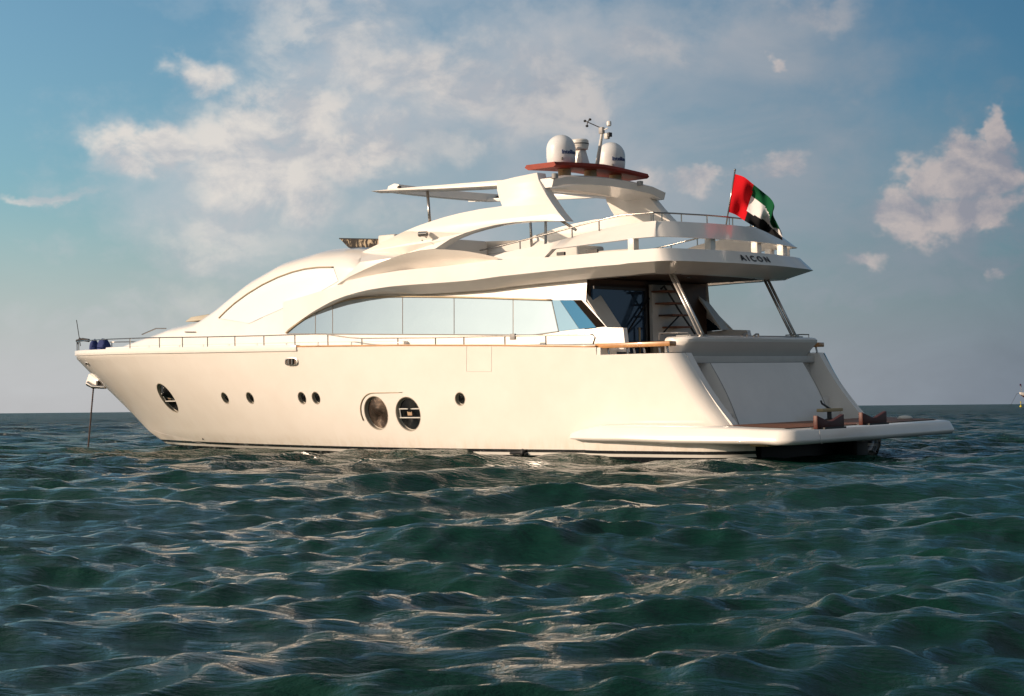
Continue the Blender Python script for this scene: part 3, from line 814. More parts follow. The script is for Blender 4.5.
# ---- radar shelf and its equipment
V = []; Fc = []
ys = np.linspace(-1.75, 1.75, 15)
for y in ys:
    z = 6.50 - .04*abs(y)**1.3; e = .06*abs(y)/1.75
    V += [(5.14+e*.5, y, z-.11), (5.08+e*.5, y, z-.07), (5.12+e*.5, y, z), (6.0-e, y, z), (6.05-e, y, z-.06), (5.95-e, y, z-.12)]
for i in range(14):
    for j in range(6): Fc.append((i*6+j, i*6+(j+1) % 6, (i+1)*6+(j+1) % 6, (i+1)*6+j))
Fc += [tuple(range(6)), tuple(range(len(V)-6, len(V)))[::-1]]
mesh('radar_shelf', V, Fc, RED, Y, smooth=True, angle=30)
for y in (-.95, 0, .95): MB().lathe([(.15, 6.15), (.14, 6.40)], (5.5, y, 0), 20).build('shelf_pedestal', TAN, Y, smooth=True, angle=30)
def textmesh(s, size, ext=.004):
    c = bpy.data.curves.new('t', 'FONT'); c.body = s; c.size = size; c.extrude = ext; c.align_x = 'LEFT'; c.offset = size*.022
    o = bpy.data.objects.new('t', c); COL.objects.link(o); bpy.context.view_layer.update()
    me = bpy.data.meshes.new_from_object(o.evaluated_get(bpy.context.evaluated_depsgraph_get()))
    bpy.data.objects.remove(o); return me
for y in (.93, -.93):
    r = .33; zb = 6.47
    prof = [(.27, -.03), (.30, 0), (r-.015, .05), (r, .16), (r, .33)] + [(r*math.cos(t), .33+r*math.sin(t)) for t in np.linspace(.12, 1.5, 10)] + [(.004, .33+r)]
    d = MB().lathe(prof, (5.6, y, zb), 40).build('satellite_dome', mat('dome_white', (.74, .75, .76), .35, coat=.3), Y, smooth=True, angle=40)
    me = textmesh('Intellian', .125); bmx = bmesh.new(); bmx.from_mesh(me); bmesh.ops.subdivide_edges(bmx, edges=[e for e in bmx.edges if e.calc_length() > .04], cuts=2)
    for v in bmx.verts:
        a = math.radians(131) + v.co.x/r; rr = r + .003 + v.co.z; h = v.co.y
        v.co = Vector((5.6+rr*math.cos(a), y+rr*math.sin(a), zb+.20+h))
    bmx.to_mesh(me); bmx.free(); link('dome_lettering', me, INK, d)
    MB().box((5.37, y+.235, zb+.06), (5.42, y+.25, zb+.12)).build('dome_plate', DARK, d)
rd = MB().lathe([(.19, 0), (.20, .04), (.20, .09), (.14, .10)], (5.62, .22, 6.86), 28).build('radar_scanner', WHITE, Y, smooth=True, angle=30)
MB().lathe([(.205, 0), (.21, .03), (.205, .13), (.17, .16), (.05, .165)], (5.62, .22, 6.93), 28).build('scanner_cover', mat('radar_white', (.70, .68, .64), .4), rd, smooth=True, angle=30)
mb = MB(); mb.add([(5.45, .05, 6.5), (5.9, .05, 6.5), (5.9, .35, 6.5), (5.45, .35, 6.5), (5.52, .12, 6.88), (5.72, .12, 6.88), (5.72, .32, 6.88), (5.52, .32, 6.88)],
                  [(0,3,2,1),(4,5,6,7),(0,1,5,4),(1,2,6,5),(2,3,7,6),(3,0,4,7)]); mb.build('radar_pedestal', WHITE, rd, bev=.02)
MB().lathe([(.213, 0), (.213, .022)], (5.62, .22, 6.975), 28).build('scanner_band', DARK, rd)
# mast with wind instruments
m0 = at(597, 166, y=-.3); m1 = at(603, 127, y=-.3)
ms = MB().tube([m0, m1], .05, 10, r2=.03).build('instrument_mast', GREYW, Y, smooth=True, angle=40)
a0 = at(601, 128, y=-.3); a1 = at(587.5, 122, y=-.3)
MB().tube([a0, a1], .012, 6).build('wind_vane_arm', DARK, ms)
mb = MB()
for q in ((585, 121), (587, 126), (590, 119.5)):
    p = at(*q, y=-.3); mb.tube([a1, p], .012, 5); mb.lathe([(.004, -.03), (.03, -.02), (.035, .01), (.01, .03)], p, 8)
mb.build('anemometer_cups', DARK, ms)
p = at(609, 124, y=-.3); MB().tube([at(603.5, 130, y=-.3), at(608, 128, y=-.3)], .012, 6).lathe([(.035, -.05), (.055, -.03), (.055, .05), (.03, .07)], p, 12).build('anchor_light', WHITE, ms, smooth=True, angle=30)
p = at(607, 136, y=-.3); MB().box(p-Vector((.05, .05, .07)), p+Vector((.05, .05, .06))).build('horn_bracket', GREYW, ms, bev=.015)
p = at(609.5, 135, y=-.3); MB().lathe([(.02, -.04), (.06, -.04), (.06, .05), (.02, .06)], p, 10).build('mast_camera', DARK, ms)
p = at(601.5, 130, y=-.3); MB().box(p-Vector((.06, .05, .09)), p+Vector((.05, .05, .06))).build('instrument_box', GREY, ms, bev=.01)
for q in ((555, 176), (640, 183.5)):
    p = at(*q, x=4.87); MB().lathe([(.03, -.05), (.07, -.05), (.075, .05), (.03, .06)], p, 14).build('deck_floodlight', GREY, Y, smooth=True, angle=30)
p = on(423, 234, Ay, .09); MB().tube([p-Vector((.10, .03, 0)), p+Vector((.10, .03, 0))], .06, 12).tube([p, p-Vector((0, .12, .06))], .03, 8).build('searchlight', STEEL, Y, smooth=True, angle=40)
p = on(422.5, 240.5, Ay, .01); MB().tube([p, p+Vector((0, .02, 0))], .02, 8).build('arch_stud', GREY, Y)

def smoked_painted_reflections():
    M = mat('acrylic_painted_reflections', (.03, .02, .015), .25, spec=.2); t = NT(M.node_tree); p = M.node_tree.nodes['Principled BSDF']
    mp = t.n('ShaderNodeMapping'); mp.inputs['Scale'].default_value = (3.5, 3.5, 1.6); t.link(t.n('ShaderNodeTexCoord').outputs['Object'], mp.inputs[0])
    t.link(t.mix(t.rng(t.noise(mp.outputs[0], 2.2, 4, .7, .8), .50, .58), (.02, .014, .012, 1), (.40, .32, .22, 1)), p.inputs['Base Color'])  # cream streaks paint cockpit reflections into the dark acrylic
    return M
# ---- flybridge windscreen, console, inner rail
ws = []
def wpt(px, py, y): return at(px, py, y=y)
V = []; Fc = []
for y in np.linspace(-1.5, 1.5, 13):
    c = .9*(1-(abs(y)/1.5)**2.2); V += [(11.8+c*.6, y, 4.98), (12.1+c*.6, y, 5.22)]
n = len(V); V2 = [(10.62, 1.5, 4.90), (10.62, 1.5, 5.10)]; V3 = [(10.62, -1.5, 4.90), (10.62, -1.5, 5.08)]
V = [V3[0], V3[1]] + V + V2
for i in range(14): a = 2*i; Fc.append((a, a+2, a+3, a+1))
scr = mesh('flybridge_windscreen', V, Fc, smoked_painted_reflections(), Y, smooth=True, angle=30, fix=False)
MB().tube([Vector(V[i*2+1]) for i in range(15)], .014, 6).build('windscreen_trim', DARK, scr)
MB().box((10.2, .55, 4.5), (10.75, 1.55, 5.20)).build('helm_console', GREYW, Y, bev=.04)
MB().box((9.9, -1.5, 4.3), (10.5, .3, 5.15)).build('helm_seat', GREYW, Y, bev=.06)
MB().box((11.5, -.5, 4.9), (11.9, .5, 5.14)).build('instrument_panel', DARK, Y, bev=.03)
MB().box((6.8, -2.2, 4.15), (8.6, -1.2, 4.85)).build('wet_bar', GREYW, Y, bev=.05)
MB().box((5.6, -2.3, 4.15), (6.6, -1.6, 4.7)).build('flybridge_sofa', GREYW, Y, bev=.05)
for pr in ([(558, 231), (575, 227), (600, 220), (620, 215), (632, 213.6), (643, 213.4)],):
    pass
rail = [on(a, b, lambda x, z: 2.36) for a, b in ((480, 250.5), (500, 246), (530, 238.5), (560, 230.7), (590, 222.5), (620, 215.2))]
tail = [Vector((x+.75*min(i/14, 1), y*2.28/2.91, 5.04)) for i, (x, y) in enumerate(AP)]
full = rail + tail
R_ = MB().tube(full, .018, 6).tube([Vector((p.x, -p.y, p.z)) for p in full], .018, 6).build('flybridge_rail', STEEL, Y, smooth=True)
for q in ((520, 241), (545, 234.5), (572, 227.5), (599, 220)):
    a = on(*q, lambda x, z: 2.36); z0 = float(ip(a.x, [2.58, 3.18, 3.97, 4.78, 5.99, 7], [4.86, 4.82, 4.73, 4.58, 4.43, 4.3]))
    for s in (1, -1): MB().tube([(a.x, s*a.y, z0-.03), (a.x, s*a.y, a.z)], .014, 6).build('rail_stanchion', STEEL, R_)
for i in range(4, len(tail), 8):
    p = tail[i]
    for s in (1, -1): MB().tube([(p.x, s*p.y, 4.8), (p.x, s*p.y, p.z)], .014, 6).build('rail_stanchion', STEEL, R_)
MB().tube([(5.28, 1.95, 4.5), (5.26, 1.95, 5.14)], .03, 8).build('arch_strut', STEEL, Y)
MB().tube([at(560, 220, y=2.15), at(576, 230, y=2.15)], .03, 8).build('arch_strut', STEEL, Y)

# ---- support poles of the overhang
POLE = mat('brushed_pole', (.62, .60, .58), .38, metal=.8)
for s, a, b in ((1, (1.95, 1.9, 3.79), (1.23, 1.9, 2.46)), (-1, (2.05, -1.9, 3.80), (1.35, -1.9, 2.48))):
    for d in (0, .09):
        A = Vector(a)+Vector((d, 0, 0)); B = Vector(b)+Vector((d, 0, 0))
        MB().tube([A, B], .032, 10).build('overhang_pole', POLE, Y, smooth=True)
    MB().lathe([(.10, 0), (.10, .02), (.05, .04)], Vector(b)+Vector((.04, 0, .02)), 14).build('pole_foot', STEEL, Y)

# ---- main deck side windows
wt = [(286, 333), (293, 327), (300, 321.8), (308, 316.4), (315.3, 312), (324, 307.8), (332.5, 304.2), (342, 301), (355, 298.6), (375, 297.2), (402.5, 296.6), (430, 296.8), (454, 297.2), (484, 297.9), (513, 298.9), (551, 300)]
def wtop(x): return float(ip(x, [p[0] for p in wt], [p[1] for p in wt]))
def wbot(x, xr=None): return float(ip(x, [286, 534, 560], [333.6, 334.8, 331]))
splits = [287, 315.3, 332.5, 402.5, 454, 513]
for a, b in zip(splits, splits[1:]):
    T = [(x, wtop(x)) for x in np.linspace(a+.35, b-.35, 7)]; B = [(x, wbot(x)) for x in np.linspace(a+.35, b-.35, 7)]
    both('side_window', strip_mb(T, B, BY, .012, 8, 3, .02), GLASSM, Y, smooth=True, angle=30)
both('side_window', strip_mb([(513.6, 298.9), (551, 300)], [(513.6, 334.6), (534, 334.8), (558, 331.4)], BY, .012, 6, 3, .02, smooth=False), GLASSM, Y, smooth=True, angle=30)
def Bq(x, z): return 2.45 - .12*max(z-2.4, 0)
both('side_window', strip_mb([(552, 300), (559.5, 300)], [(559, 331.2), (579, 329)], Bq, .014, 4, 3, .02), mat('half_tinted_window', (.20, .30, .39), .04, metal=.9), Y)
both('quarter_window', strip_mb([(560, 300), (573, 300)], [(579.5, 329), (596, 327.4)], Bq, .014, 4, 3, .02), GLASSB, Y)
both('quarter_window_frame', strip_mb([(573.5, 300), (581, 300)], [(596.5, 327.4), (605, 326.4)], Bq, .014, 4, 3, .02), mat('dull_black_frame', (.015, .012, .010), .8, spec=.02), Y)
both('quarter_pillar', strip_mb([(555, 291), (577, 291)], [(598, 329), (607, 327.5)], Bq, -.002, 6, 4, .05), WHITE, Y)
both('pillar_panel', MB().slab([at(581, 289.5, y=2.30), at(597, 289.5, y=1.9), at(622, 327.8, y=1.9), at(605.5, 327.4, y=2.38)], (.05, -.01, 0)), GREYW, Y)
both('aft_side_wall', strip_mb([(520, 336), (534, 336), (558, 332.2), (604, 327.3), (623, 327.8)], [(520, 352), (545, 352), (570, 352), (604, 352), (626, 352)], Bq, .018, 16, 3, .14, smooth=False), WHITE, Y)
# mullions and seals
mb = MB()
for x in (315.3, 332.5, 402.5, 454, 513):
    mb.tube([on(x, wtop(x)+.2, BY, .016), on(x, wbot(x)-.2, BY, .016)], .008, 5)
mb.tube([on(551.5, 300, BY, .016), on(558.5, 331.3, BY, .016)], .010, 5)
mb.tube([on(x, wbot(x)+.2, BY, .014) for x in np.linspace(287, 558, 40)], .012, 5)
mb.build('window_mullions', GREY, Y)
L = [on(x, y, BY, .03) for x, y in wt]
both('window_arch_trim', MB().tube(resample(smoothline(L), 60), .022, 6), TRIM, Y, smooth=True)

# ---- upper saloon side window with its pale film
ut = [(219, 318), (226, 311), (235, 303), (247, 294.2), (262, 285), (278, 277.3), (292, 272.2), (305, 269), (318, 267.4), (333, 267.2)]
ub = [(219.5, 318.6), (228, 320), (238, 321.6), (249, 323.4), (262, 317.4), (278, 310.4), (292, 304), (308, 297), (322, 290.4), (338, 281)]
both('upper_window', strip_mb(ut, ub, BY, .012, 40, 10, .02), UPW, Y, smooth=True, angle=30)
both('upper_window_trim', MB().tube(resample([on(a, b, BY, .012) for a, b in ut], 50), .022, 6), TRIM, Y, smooth=True)
both('upper_window_seal', MB().tube(resample([on(a, b, BY, .014) for a, b in ub[:5]], 50), .004, 5), GREYW, Y)
# roof hatch ahead of the windscreen and small deck fittings
mb = MB(); mb.add([(17.35, -1.2, 3.45), (18.35, -1.2, 3.42), (18.35, 1.2, 3.42), (17.35, 1.2, 3.45), (17.45, -1.1, 3.60), (18.2, -1.1, 3.55), (18.2, 1.1, 3.55), (17.45, 1.1, 3.60)],
                  [(0,3,2,1),(4,5,6,7),(0,1,5,4),(1,2,6,5),(2,3,7,6),(3,0,4,7)]); mb.build('coachroof_locker', SOFFIT, Y, bev=.03)
for a, b in (((185, 332), (195, 332)),):
    A = on(*a, BY, .03); B = on(*b, BY, .03); MB().tube([A-Vector((0, .05, 0)), A, B, B-Vector((0, .05, 0))], .016, 6).build('grab_handle', STEEL, Y)
MB().tube([at(142, 334.5, y=.8), at(156, 328.5, y=.8), at(166, 328.5, y=.8)], .018, 6).build('foredeck_handrail', STEEL, Y)
# raised deck coaming ahead of the house
both('side_deck_coaming', sweep_rect(list(np.arange(9.0, 22.0, .4)), lambda x: HY(x, zs(x))-.55, lambda x: zs(x)-.03, lambda x: zs(x)+.12, .2, .02), WHITE, Y, bev=.03)

# ---- guard rails on the hull
def ry(x): return max(HY(x, zs(x))-.06, .12)
tops = [(3.2, 2.56), (5.7, 2.61), (7.7, 2.64), (10.0, 2.70), (10.4, 2.74), (11.15, 2.845), (13.3, 2.87), (15.4, 2.91), (18.2, 2.98), (20.5, 3.02), (24.0, 3.06)]
def rt(x): return float(ip(x, [p[0] for p in tops], [p[1] for p in tops]))
xs = list(np.arange(3.3, 23.2, .3)) + [23.4, 23.7, 23.9]
for s in (1, -1):
    pts = [Vector((x, s*ry(x), rt(x))) for x in xs]
    if s > 0: pts = [Vector((3.22, ry(3.3), 2.36)), Vector((3.16, ry(3.3), 2.5)), Vector((3.22, ry(3.3), 2.56))] + pts
    gr = MB().tube(pts, .016, 6).build('guard_rail', STEEL, Y, smooth=True)
    px_posts = [(130, 1), (159.5, 1), (182.5, 1), (207.6, 1), (235, 1), (264, 1), (295, 1), (328, 1), (362, 1), (398, 1), (435.6, 1), (464, 1), (505, 1), (546, 1)]
    for (px, _) in px_posts:
        p = on(px, 345, lambda x, z: ry(x), 0); x = p.x
        for _i in range(5):
            p = on(px, 345, lambda xx, z: ry(xx)); x = p.x
        MB().tube([(x, s*ry(x), zs(x)), (x, s*ry(x), rt(x))], .016, 6).build('rail_stanchion', STEEL, gr)
    for x in (23.3, 23.85):
        MB().tube([(x, s*ry(x), zs(x)), (x, s*ry(x), rt(x))], .016, 6).build('rail_stanchion', STEEL, gr)
p = on(513, 337, lambda x, z: ry(x)); MB().box(p-Vector((.07, .03, .06)), p+Vector((.07, .03, .07))).build('rail_gate_latch', GREY, Y, bev=.01)
# boarding gate outline on the hull
G = [(466.5, 346.5), (466.5, 371.5), (491.5, 371.5), (491.5, 346.5)]
MB().tube([on(a, b, HY, .001) for a, b in G], .005, 5, cap=False).build('gate_seam', GREYW, Y)
MB().tube([Vector((x, HY(x, zchine(x)+.01)+.002, zchine(x)+.01)) for x in np.arange(15.6, 21.2, .2)], .004, 5).build('added_chine_dark_line', GREY, Y)  # thin grey tube added to draw the chine's crease as a dark line
MB().tube([at(818.5, 430.5, x=-1.76)+Vector((-.02, 0, 0)), at(820.5, 438, x=-1.82), at(822, 444.2, x=-1.84)], .005, 5).build('platform_seam', GREY, Y)

# ---- portholes
def port(px, py, r, bar=False, s=1):
    c = on(px, py, HY, 0, 2.9); n = 40 if r > .2 else 24; dep = .085 if r > .2 else .07
    def ring(rr, off): return [Vector((c.x+rr*math.cos(2*PI*k/n), s*(HY(c.x+r*math.cos(2*PI*k/n), c.z+r*math.sin(2*PI*k/n))+off), c.z+rr*math.sin(2*PI*k/n))) for k in range(n)]
    rings = [ring(r+.008, .001), ring(r+.002, .005), ring(r-.010, -.004), ring(r-.02, -dep), ring(r-.05, -dep-.004)]
    V = sum(rings, []); Fc = [(i*n+k, i*n+(k+1) % n, (i+1)*n+(k+1) % n, (i+1)*n+k) for i in range(4) for k in range(n)]
    f = mesh('porthole', V, Fc, PORTF, Y, smooth=True, angle=40)
    V = ring(0, -dep-.002)[:1]; Fc = []; V[0].y = s*(HY(c.x, c.z)-dep-.002); q = 6
    for i in range(1, q+1): V += ring((r-.02)*i/q, -dep-.002)
    Fc += [(0, 1+k, 1+(k+1) % n) for k in range(n)]
    for i in range(q-1): Fc += [(1+i*n+k, 1+i*n+(k+1) % n, 1+(i+1)*n+(k+1) % n, 1+(i+1)*n+k) for k in range(n)]
    mesh('porthole_glass', V, Fc, GLASSR if px == 376 else GLASSK, f, smooth=True)
    if bar:
        def P(dx, dz, off=-dep+.02): return Vector((c.x+dx, s*(HY(c.x+dx, c.z+dz)+off), c.z+dz))
        mb = MB()
        for dz in (.115, -.085): mb.tube([P(-.34, dz), P(0, dz), P(.34, dz)], .014, 6)
        mb.tube([P(.30, .115), P(.30, -.085)], .012, 6); mb.build('window_bar', CHROME, f)
        MB().slab([P(-.07, -.035), P(.07, -.035), P(.07, .055), P(-.07, .055)], (0, .01, 0)).build('name_plate', PLATE, f)
    return c
GLASSR = mat('mottled_reflection_glass', (.22, .16, .13), .12, metal=.85, bump=1.0, bscale=9)  # bumps and brown tint put a mottled reflection into this one pane
PORTF = mat('porthole_frame', (.40, .36, .29), .4); CHROME = mat('satin_bar', (.7, .68, .64), .4); PLATE = mat('copper_plate', (.55, .38, .25), .4, metal=.5)
for (px, py, r) in PORTS:
    b = (px in (408, 167.3)); c = port(px, py, r, b)
    if px == 376: c1 = c
    if px == 408: c2 = c
# pressed surround round the midship pair
pts = [(c1.x+.50*math.cos(t), c1.z+.46*math.sin(t)) for t in np.linspace(PI*-.12, PI/2, 14)]; pts = [(x, z) for x, z in pts] + [(x, c1.z+.46) for x in np.linspace(c1.x-.1, c2.x+.1, 6)]
MB().tube([Vector((x, HY(x, z)+.004, z)) for x, z in pts], .022, 6, r2=.008).build('porthole_surround', TRIM, Y, smooth=True)
# fairlead in the topsides
def fair(px, py, w_, h_):
    c = on(px, py, HY, 0, 2.9); n = 24
    def R(a, b, off): return [Vector((c.x+a*math.copysign(abs(math.cos(t))**.6, math.cos(t)), HY(c.x, c.z)+off, c.z+b*math.copysign(abs(math.sin(t))**.7, math.sin(t)))) for t in [2*PI*k/n for k in range(n)]]
    rr = [R(w_, h_, -.03), R(w_, h_, .03), R(w_-.035, h_-.03, .035), R(w_-.045, h_-.04, .012)]
    V = sum(rr, []); Fc = [(i*n+k, i*n+(k+1) % n, (i+1)*n+(k+1) % n, (i+1)*n+k) for i in range(3) for k in range(n)]
    f = mesh('fairlead', V, Fc, STEEL, Y, smooth=True, angle=40)
    mesh('fairlead_opening', R(w_-.04, h_-.035, .014), [tuple(range(n))], BROWN, f)
    for dx in (-.05, .07): MB().tube([(c.x+dx, c.y+.045, c.z-h_+.03), (c.x+dx, c.y+.045, c.z+h_-.03)], .022, 8).build('fairlead_roller', STEEL, f)
fair(292, 361.5, .22, .10)
fair(88, 363.5, .12, .05)
both('hull_outlet', MB().tube([on(203, 439, HY, -.01, 1), on(203, 439, HY, .015, 1)], .025, 8), DARK, Y)
# chain plate / hose end near the waterline amidships
c = on(523, 452.5, HY, .03, 2.8); MB().tube([c+Vector((.35, 0, -.02)), c, c-Vector((.12, 0, .04))], .03, 7).tube([c+Vector((.02, .02, -.06)), c+Vector((-.04, .02, .06))], .05, 8).build('exhaust_outlet', DARK, Y, smooth=True)

# ---- anchor gear
P = [at(a, b, y=0.0) for a, b in ((92.5, 373.5), (88.8, 384), (95, 388.5), (105, 388), (103.5, 381))]
anc = MB().slab([p+Vector((0, .14, 0)) for p in P], (0, -.28, 0)).build('anchor_pocket', WHITE, Y, bev=.03)
MB().tube([at(88, 383.5, y=.16), at(93, 386.5, y=.18), at(105.5, 387.3, y=.22)], .075, 10, r2=.05).build('anchor_roller', STEEL, anc, smooth=True, angle=50)
MB().tube([at(98, 381, y=.2), at(98.4, 385, y=.2)], .06, 10).build('anchor_shank', DARK, anc)
top = at(93.5, 387, y=.1); botm = Vector((23.9, .25, -.4)); botm = at(88, 449, y=.2)
mb = MB(); nl = 70
for i in range(nl):
    f = i/(nl-1); p = top.lerp(botm, f); d = .03; h = .024
    u = Vector((h, 0, 0)) if i % 2 else Vector((0, h, 0))
    mb.tube([p+Vector((0, 0, d)), p+u, p-Vector((0, 0, d)), p-u, p+Vector((0, 0, d))], .010, 5, cap=False)
mb.build('anchor_chain', CHAIN, anc)
# navy covers and jackstaff at the stem head
def blob(name, c, r, m, parent, seed=0):
    bm = bmesh.new(); bmesh.ops.create_icosphere(bm, subdivisions=3, radius=1); rg = random.Random(seed)
    ph = [rg.uniform(0, 6) for _ in range(4)]
    for v in bm.verts:
        q = v.co.copy(); k = 1+.07*math.sin(5*q.x+ph[0])*math.sin(4*q.z+ph[1])+.05*math.sin(9*q.y+ph[2]+5*q.z)
        v.co = Vector((q.x*r[0], q.y*r[1], q.z*r[2]))*k + Vector(c)
        v.co.z = max(v.co.z, 0)
    me = bpy.data.meshes.new(name); bm.to_mesh(me); bm.free(); return link(name, me, m, parent, smooth=True)
def onyacht(name, loc, label, cat, group=None):
    o = bpy.data.objects.new(name, None); COL.objects.link(o); o.matrix_world = BM @ Matrix.Translation(loc); tag(o, label, cat, group); return o
js = at(80.5, 341, y=0)
MB().tube([at(76.5, 320, y=0), at(80.5, 346, y=0)], .012, 6).build('bow_staff', DARK, Y)
MB().tube([at(77, 341, y=.15), at(82, 339.5, y=.15), at(89, 340.5, y=.1)], .05, 7).tube([at(77.5, 344, y=.2), at(80, 338, y=.1)], .03, 6).build('bow_light', DARK, Y)
w1 = onyacht('windlass_cover', (23.25, .12, 2.76), 'navy canvas windlass cover standing on the foredeck behind the bow staff', 'cover', 'navy canvas covers at the bow'); w1['label'] = 'broad rounded navy canvas cover on the foredeck, farther from the bow tip'
blob('canvas', (0, 0, .08), (.20, .19, .30), BLUEF, w1, 2)
w2 = onyacht('fender_cover', (23.72, .12, 2.77), 'narrow navy canvas cover at the very tip of the bow', 'cover', 'navy canvas covers at the bow')
blob('canvas', (0, 0, .08), (.13, .13, .29), BLUEF, w2, 5)

# ---- name on the stern
me = textmesh('A I C O N', .20, .004)
p0 = at(738, 259.2, x=1.16); p1 = at(766.5, 262.2, x=1.16)
L_ = (p1-p0).length; bb = max(v.co.x for v in me.vertices)
for v in me.vertices:
    q = v.co.copy(); u = q.x/bb; yy = p0.y + (p1.y-p0.y)*u
    f = (q.y+.05)/.275*1.0
    zz = 4.06+q.y*.85
    # position on the leaning fascia
    ax = float(ip(abs(yy), [a[1] for a in reversed(AP)], [a[0] for a in reversed(AP)]))
    fx = ax + .20*(zz-3.985)/.275 - .006 - q.z
    v.co = Vector((fx, yy, zz))
link('stern_lettering', me, BLK, Y)

# ------------------------------------------------------------------ loose things on the yacht
def chock(px, py, label):
    p = at(px, py, z=.65)
    o = onyacht('tender_chock', (p.x, p.y, .65), label, 'chock', 'dark red bow tie shaped chocks on the stern platform')
    w_, h = .48, .25
    P = [(0, w_, 0), (0, w_, h), (0, .08, h*.55), (0, -.08, h*.55), (0, -w_, h), (0, -w_, 0)]
    MB().slab([Vector(q)+Vector((-.045, 0, 0)) for q in P], (.09, 0, 0)).build('block', CHOCK, o, bev=.012)
    MB().box((-.14, -w_*.8, -.003), (.14, w_*.8, .03)).build('base', DARK, o)
    return o
chock(829, 428.5, 'dark red wooden chock on the platform in front of the small winch')
chock(873, 424.5, 'dark red wooden chock on the platform nearer its far starboard corner')
p = at(837, 418.5, z=.65)
o = onyacht('passerelle_winch', (.25, -1.35, .65), 'small dark winch with a thin arm beside the foot of the garage door', 'winch')
MB().lathe([(.10, 0), (.10, .04), (.05, .06), (.05, .2), (.08, .22), (.08, .26)], (0, 0, 0), 14).build('drum', FENCE, o, smooth=True, angle=30)
MB().tube([(.0, -.1, .24), (0, .30, .38), (0, .34, .44)], .022, 6).build('arm', FENCE, o)
MB().box((-.08, -.45, .20), (.08, .40, .27)).build('bar', TAN, o, bev=.01)
p = at(893, 421, z=.66)
o = onyacht('dock_cushion', (-.9, -2.55, .65), 'small white rounded cushion lying at the far side of the stern platform', 'cushion')
MB().lathe([(.15, 0), (.17, .03), (.12, .07), (.02, .085)], (0, 0, 0), 16).build('pad', GREYW, o, smooth=True)
# ensign on its staff
en = onyacht('ensign_flag', (1.9, 0, 4.86), 'red, green, white and black national flag drooping from a thin staff at the stern rail', 'flag')
off = Vector((1.9, 0, 4.86))
s1 = at(735, 171, y=0); s0 = at(726, 226, y=0)
MB().tube([s0-off, s1-off], .016, 8).lathe([(.01, 0), (.03, .02), (.01, .05)], s1-off, 8).build('staff', STEEL, en, smooth=True)
def flag():
    n, m = 60, 30; V = []; Fc = []; idx = []
    tp = resample(smoothline([(735, 174, 0), (744, 177, 0), (753, 184, 0), (763, 192, 0), (771, 199, 0), (774.5, 206, 0), (773, 214, 0), (777, 223, 0), (782, 233, 0)]), n)
    bt = resample(smoothline([(728.5, 212, 0), (736, 215, 0), (745, 221, 0), (755, 227, 0), (765, 231.5, 0), (774, 236, 0), (779, 238.5, 0), (781, 239.6, 0), (782.5, 240.2, 0)]), n)
    for i in range(n+1):
        for j in range(m+1):
            u, v = i/n, j/m; q = tp[i].lerp(bt[i], v)
            dy = .17*math.sin(u*11+v*3.6)*min(1, u*3.5) + .07*math.sin(u*23-v*6)*min(1, u*2)
            V.append(at(q.x, q.y, y=dy-.15*u) - off)
    for i in range(n):
        for j in range(m):
            a = i*(m+1)+j; Fc.append((a, a+1, a+m+2, a+m+1))
            u, v = (i+.5)/n, (j+.5)/m
            g = .30 if u < .5 else (.30+.9*(u-.5) if u < .80 else .57-3.2*(u-.80)); k = .72 if u < .4 else .72-.25*(u-.4)
            idx.append(0 if u < .27+.03*v else (1 if v < g else (2 if v < k else 3)))
    def cloth(nm, c):
        M = mat(nm, c, .85, bump=.3, bscale=40, spec=.1); return M
    mesh('cloth', V, Fc, [cloth('red_cloth', (.50, .008, .014)), cloth('green_cloth', (.006, .075, .03)), cloth('white_cloth', (.66, .65, .66)), cloth('black_cloth', (.012, .012, .014))], en, smooth=True, fix=False, idx=idx)
flag()

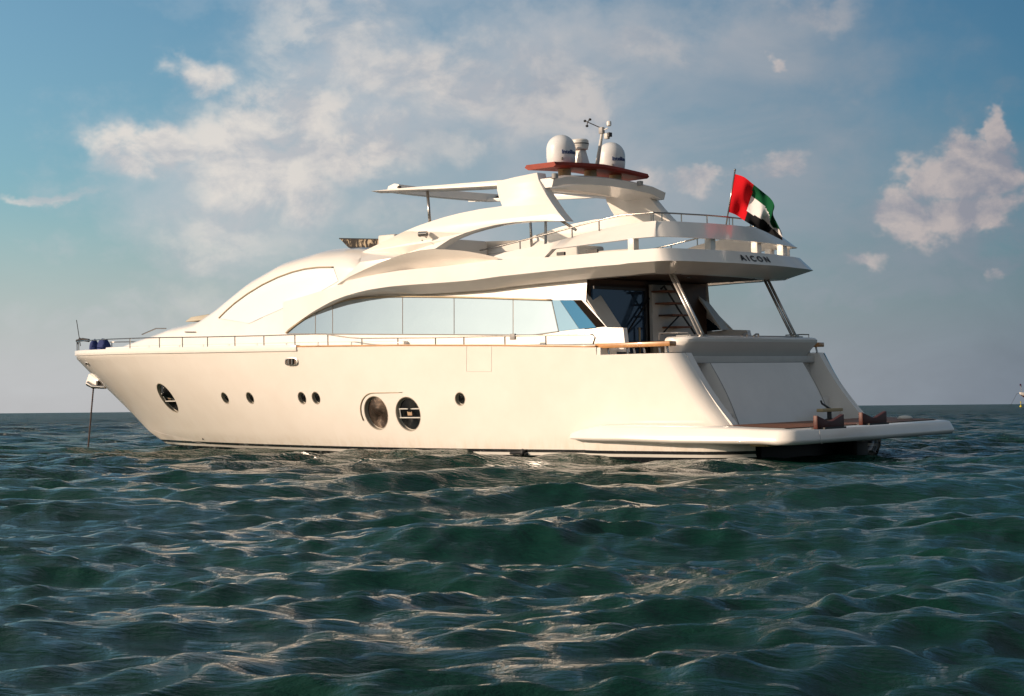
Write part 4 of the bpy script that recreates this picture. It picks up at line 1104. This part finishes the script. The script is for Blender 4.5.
# ------------------------------------------------------------------ distant vessel and buoy at the right edge
def far_boat():
    D = 600.0; X0 = (1018.6-512)/F*D
    o = bpy.data.objects.new('fishing_vessel', None); COL.objects.link(o); o.location = (X0, D, 0); o.rotation_euler = (0, 0, math.radians(12))
    tag(o, 'distant white vessel with dark red bottom, its bow showing at the right edge', 'boat')
    V = []; Fc = []; xs = [0, .4, 1, 2, 3.5, 6, 10, 16, 22]; ks = [0, .25, .5, .75, 1]
    for x in xs:
        zt_ = 4.9 - .10*x if x < 12 else 3.7; half = 3*min(1, (x/7))**.6
        for k in ks:
            zb = max(4.3-.7*x, -.5); z = zb + (zt_-zb)*k; V.append((x, half*k**.6, z))
    m = 5
    for i in range(len(xs)-1):
        for j in range(m-1): a = i*m+j; Fc.append((a, a+m, a+m+1, a+1))
    mb = MB(); mb.add(V, Fc); mb.mirror()
    M = mat('far_hull_paint', (.7, .66, .62), .5); t = NT(M.node_tree); s = t.n('ShaderNodeSeparateXYZ'); t.link(t.n('ShaderNodeTexCoord').outputs['Object'], s.inputs[0])
    t.link(t.mix(t.m('LESS_THAN', t.m('MULTIPLY_ADD', s.outputs[0], .25, s.outputs[2]), 4.15), (.7, .66, .62, 1), (.10, .03, .03, 1)), M.node_tree.nodes['Principled BSDF'].inputs['Base Color'])
    mb.build('hull', M, o)
    MB().box((9, -2, 3.5), (18, 2, 6.5)).build('wheelhouse', WHITE, o, bev=.1)
    MB().tube([(.9, 0, 4.7), (.5, 0, 7.2)], .07, 6).build('bow_mast', GREY, o)
    MB().slab([(.3, 0, 6.9), (.9, 0, 6.8), (.8, 0, 7.7), (.2, 0, 7.7)], (0, .05, 0)).build('pennant', mat('purple_cloth', (.12, .03, .10), .8), o)
    MB().tube([(0, 0, 4.5), (-.9, 0, 4.4), (-4.2, -1, -.3)], .05, 5).build('mooring_line', FENCE, o)
far_boat()
o = bpy.data.objects.new('marker_buoy', None); COL.objects.link(o); o.location = ((1020-512)/F*640, 640, -.1)
tag(o, 'small yellow buoy floating on the horizon below the distant vessel', 'buoy')
YB = mat('yellow_paint', (.55, .45, .04), .5)
MB().lathe([(.3, -.3), (.5, 0), (.45, .4), (.12, .7)], (0, 0, 0), 14).build('float', YB, o, smooth=True)
MB().tube([(0, 0, .7), (0, 0, 1.6)], .08, 6).lathe([(.05, 1.5), (.22, 1.6), (.22, 1.9), (.04, 2.0)], (0, 0, 0), 10).build('topmark', YB, o)

sea()
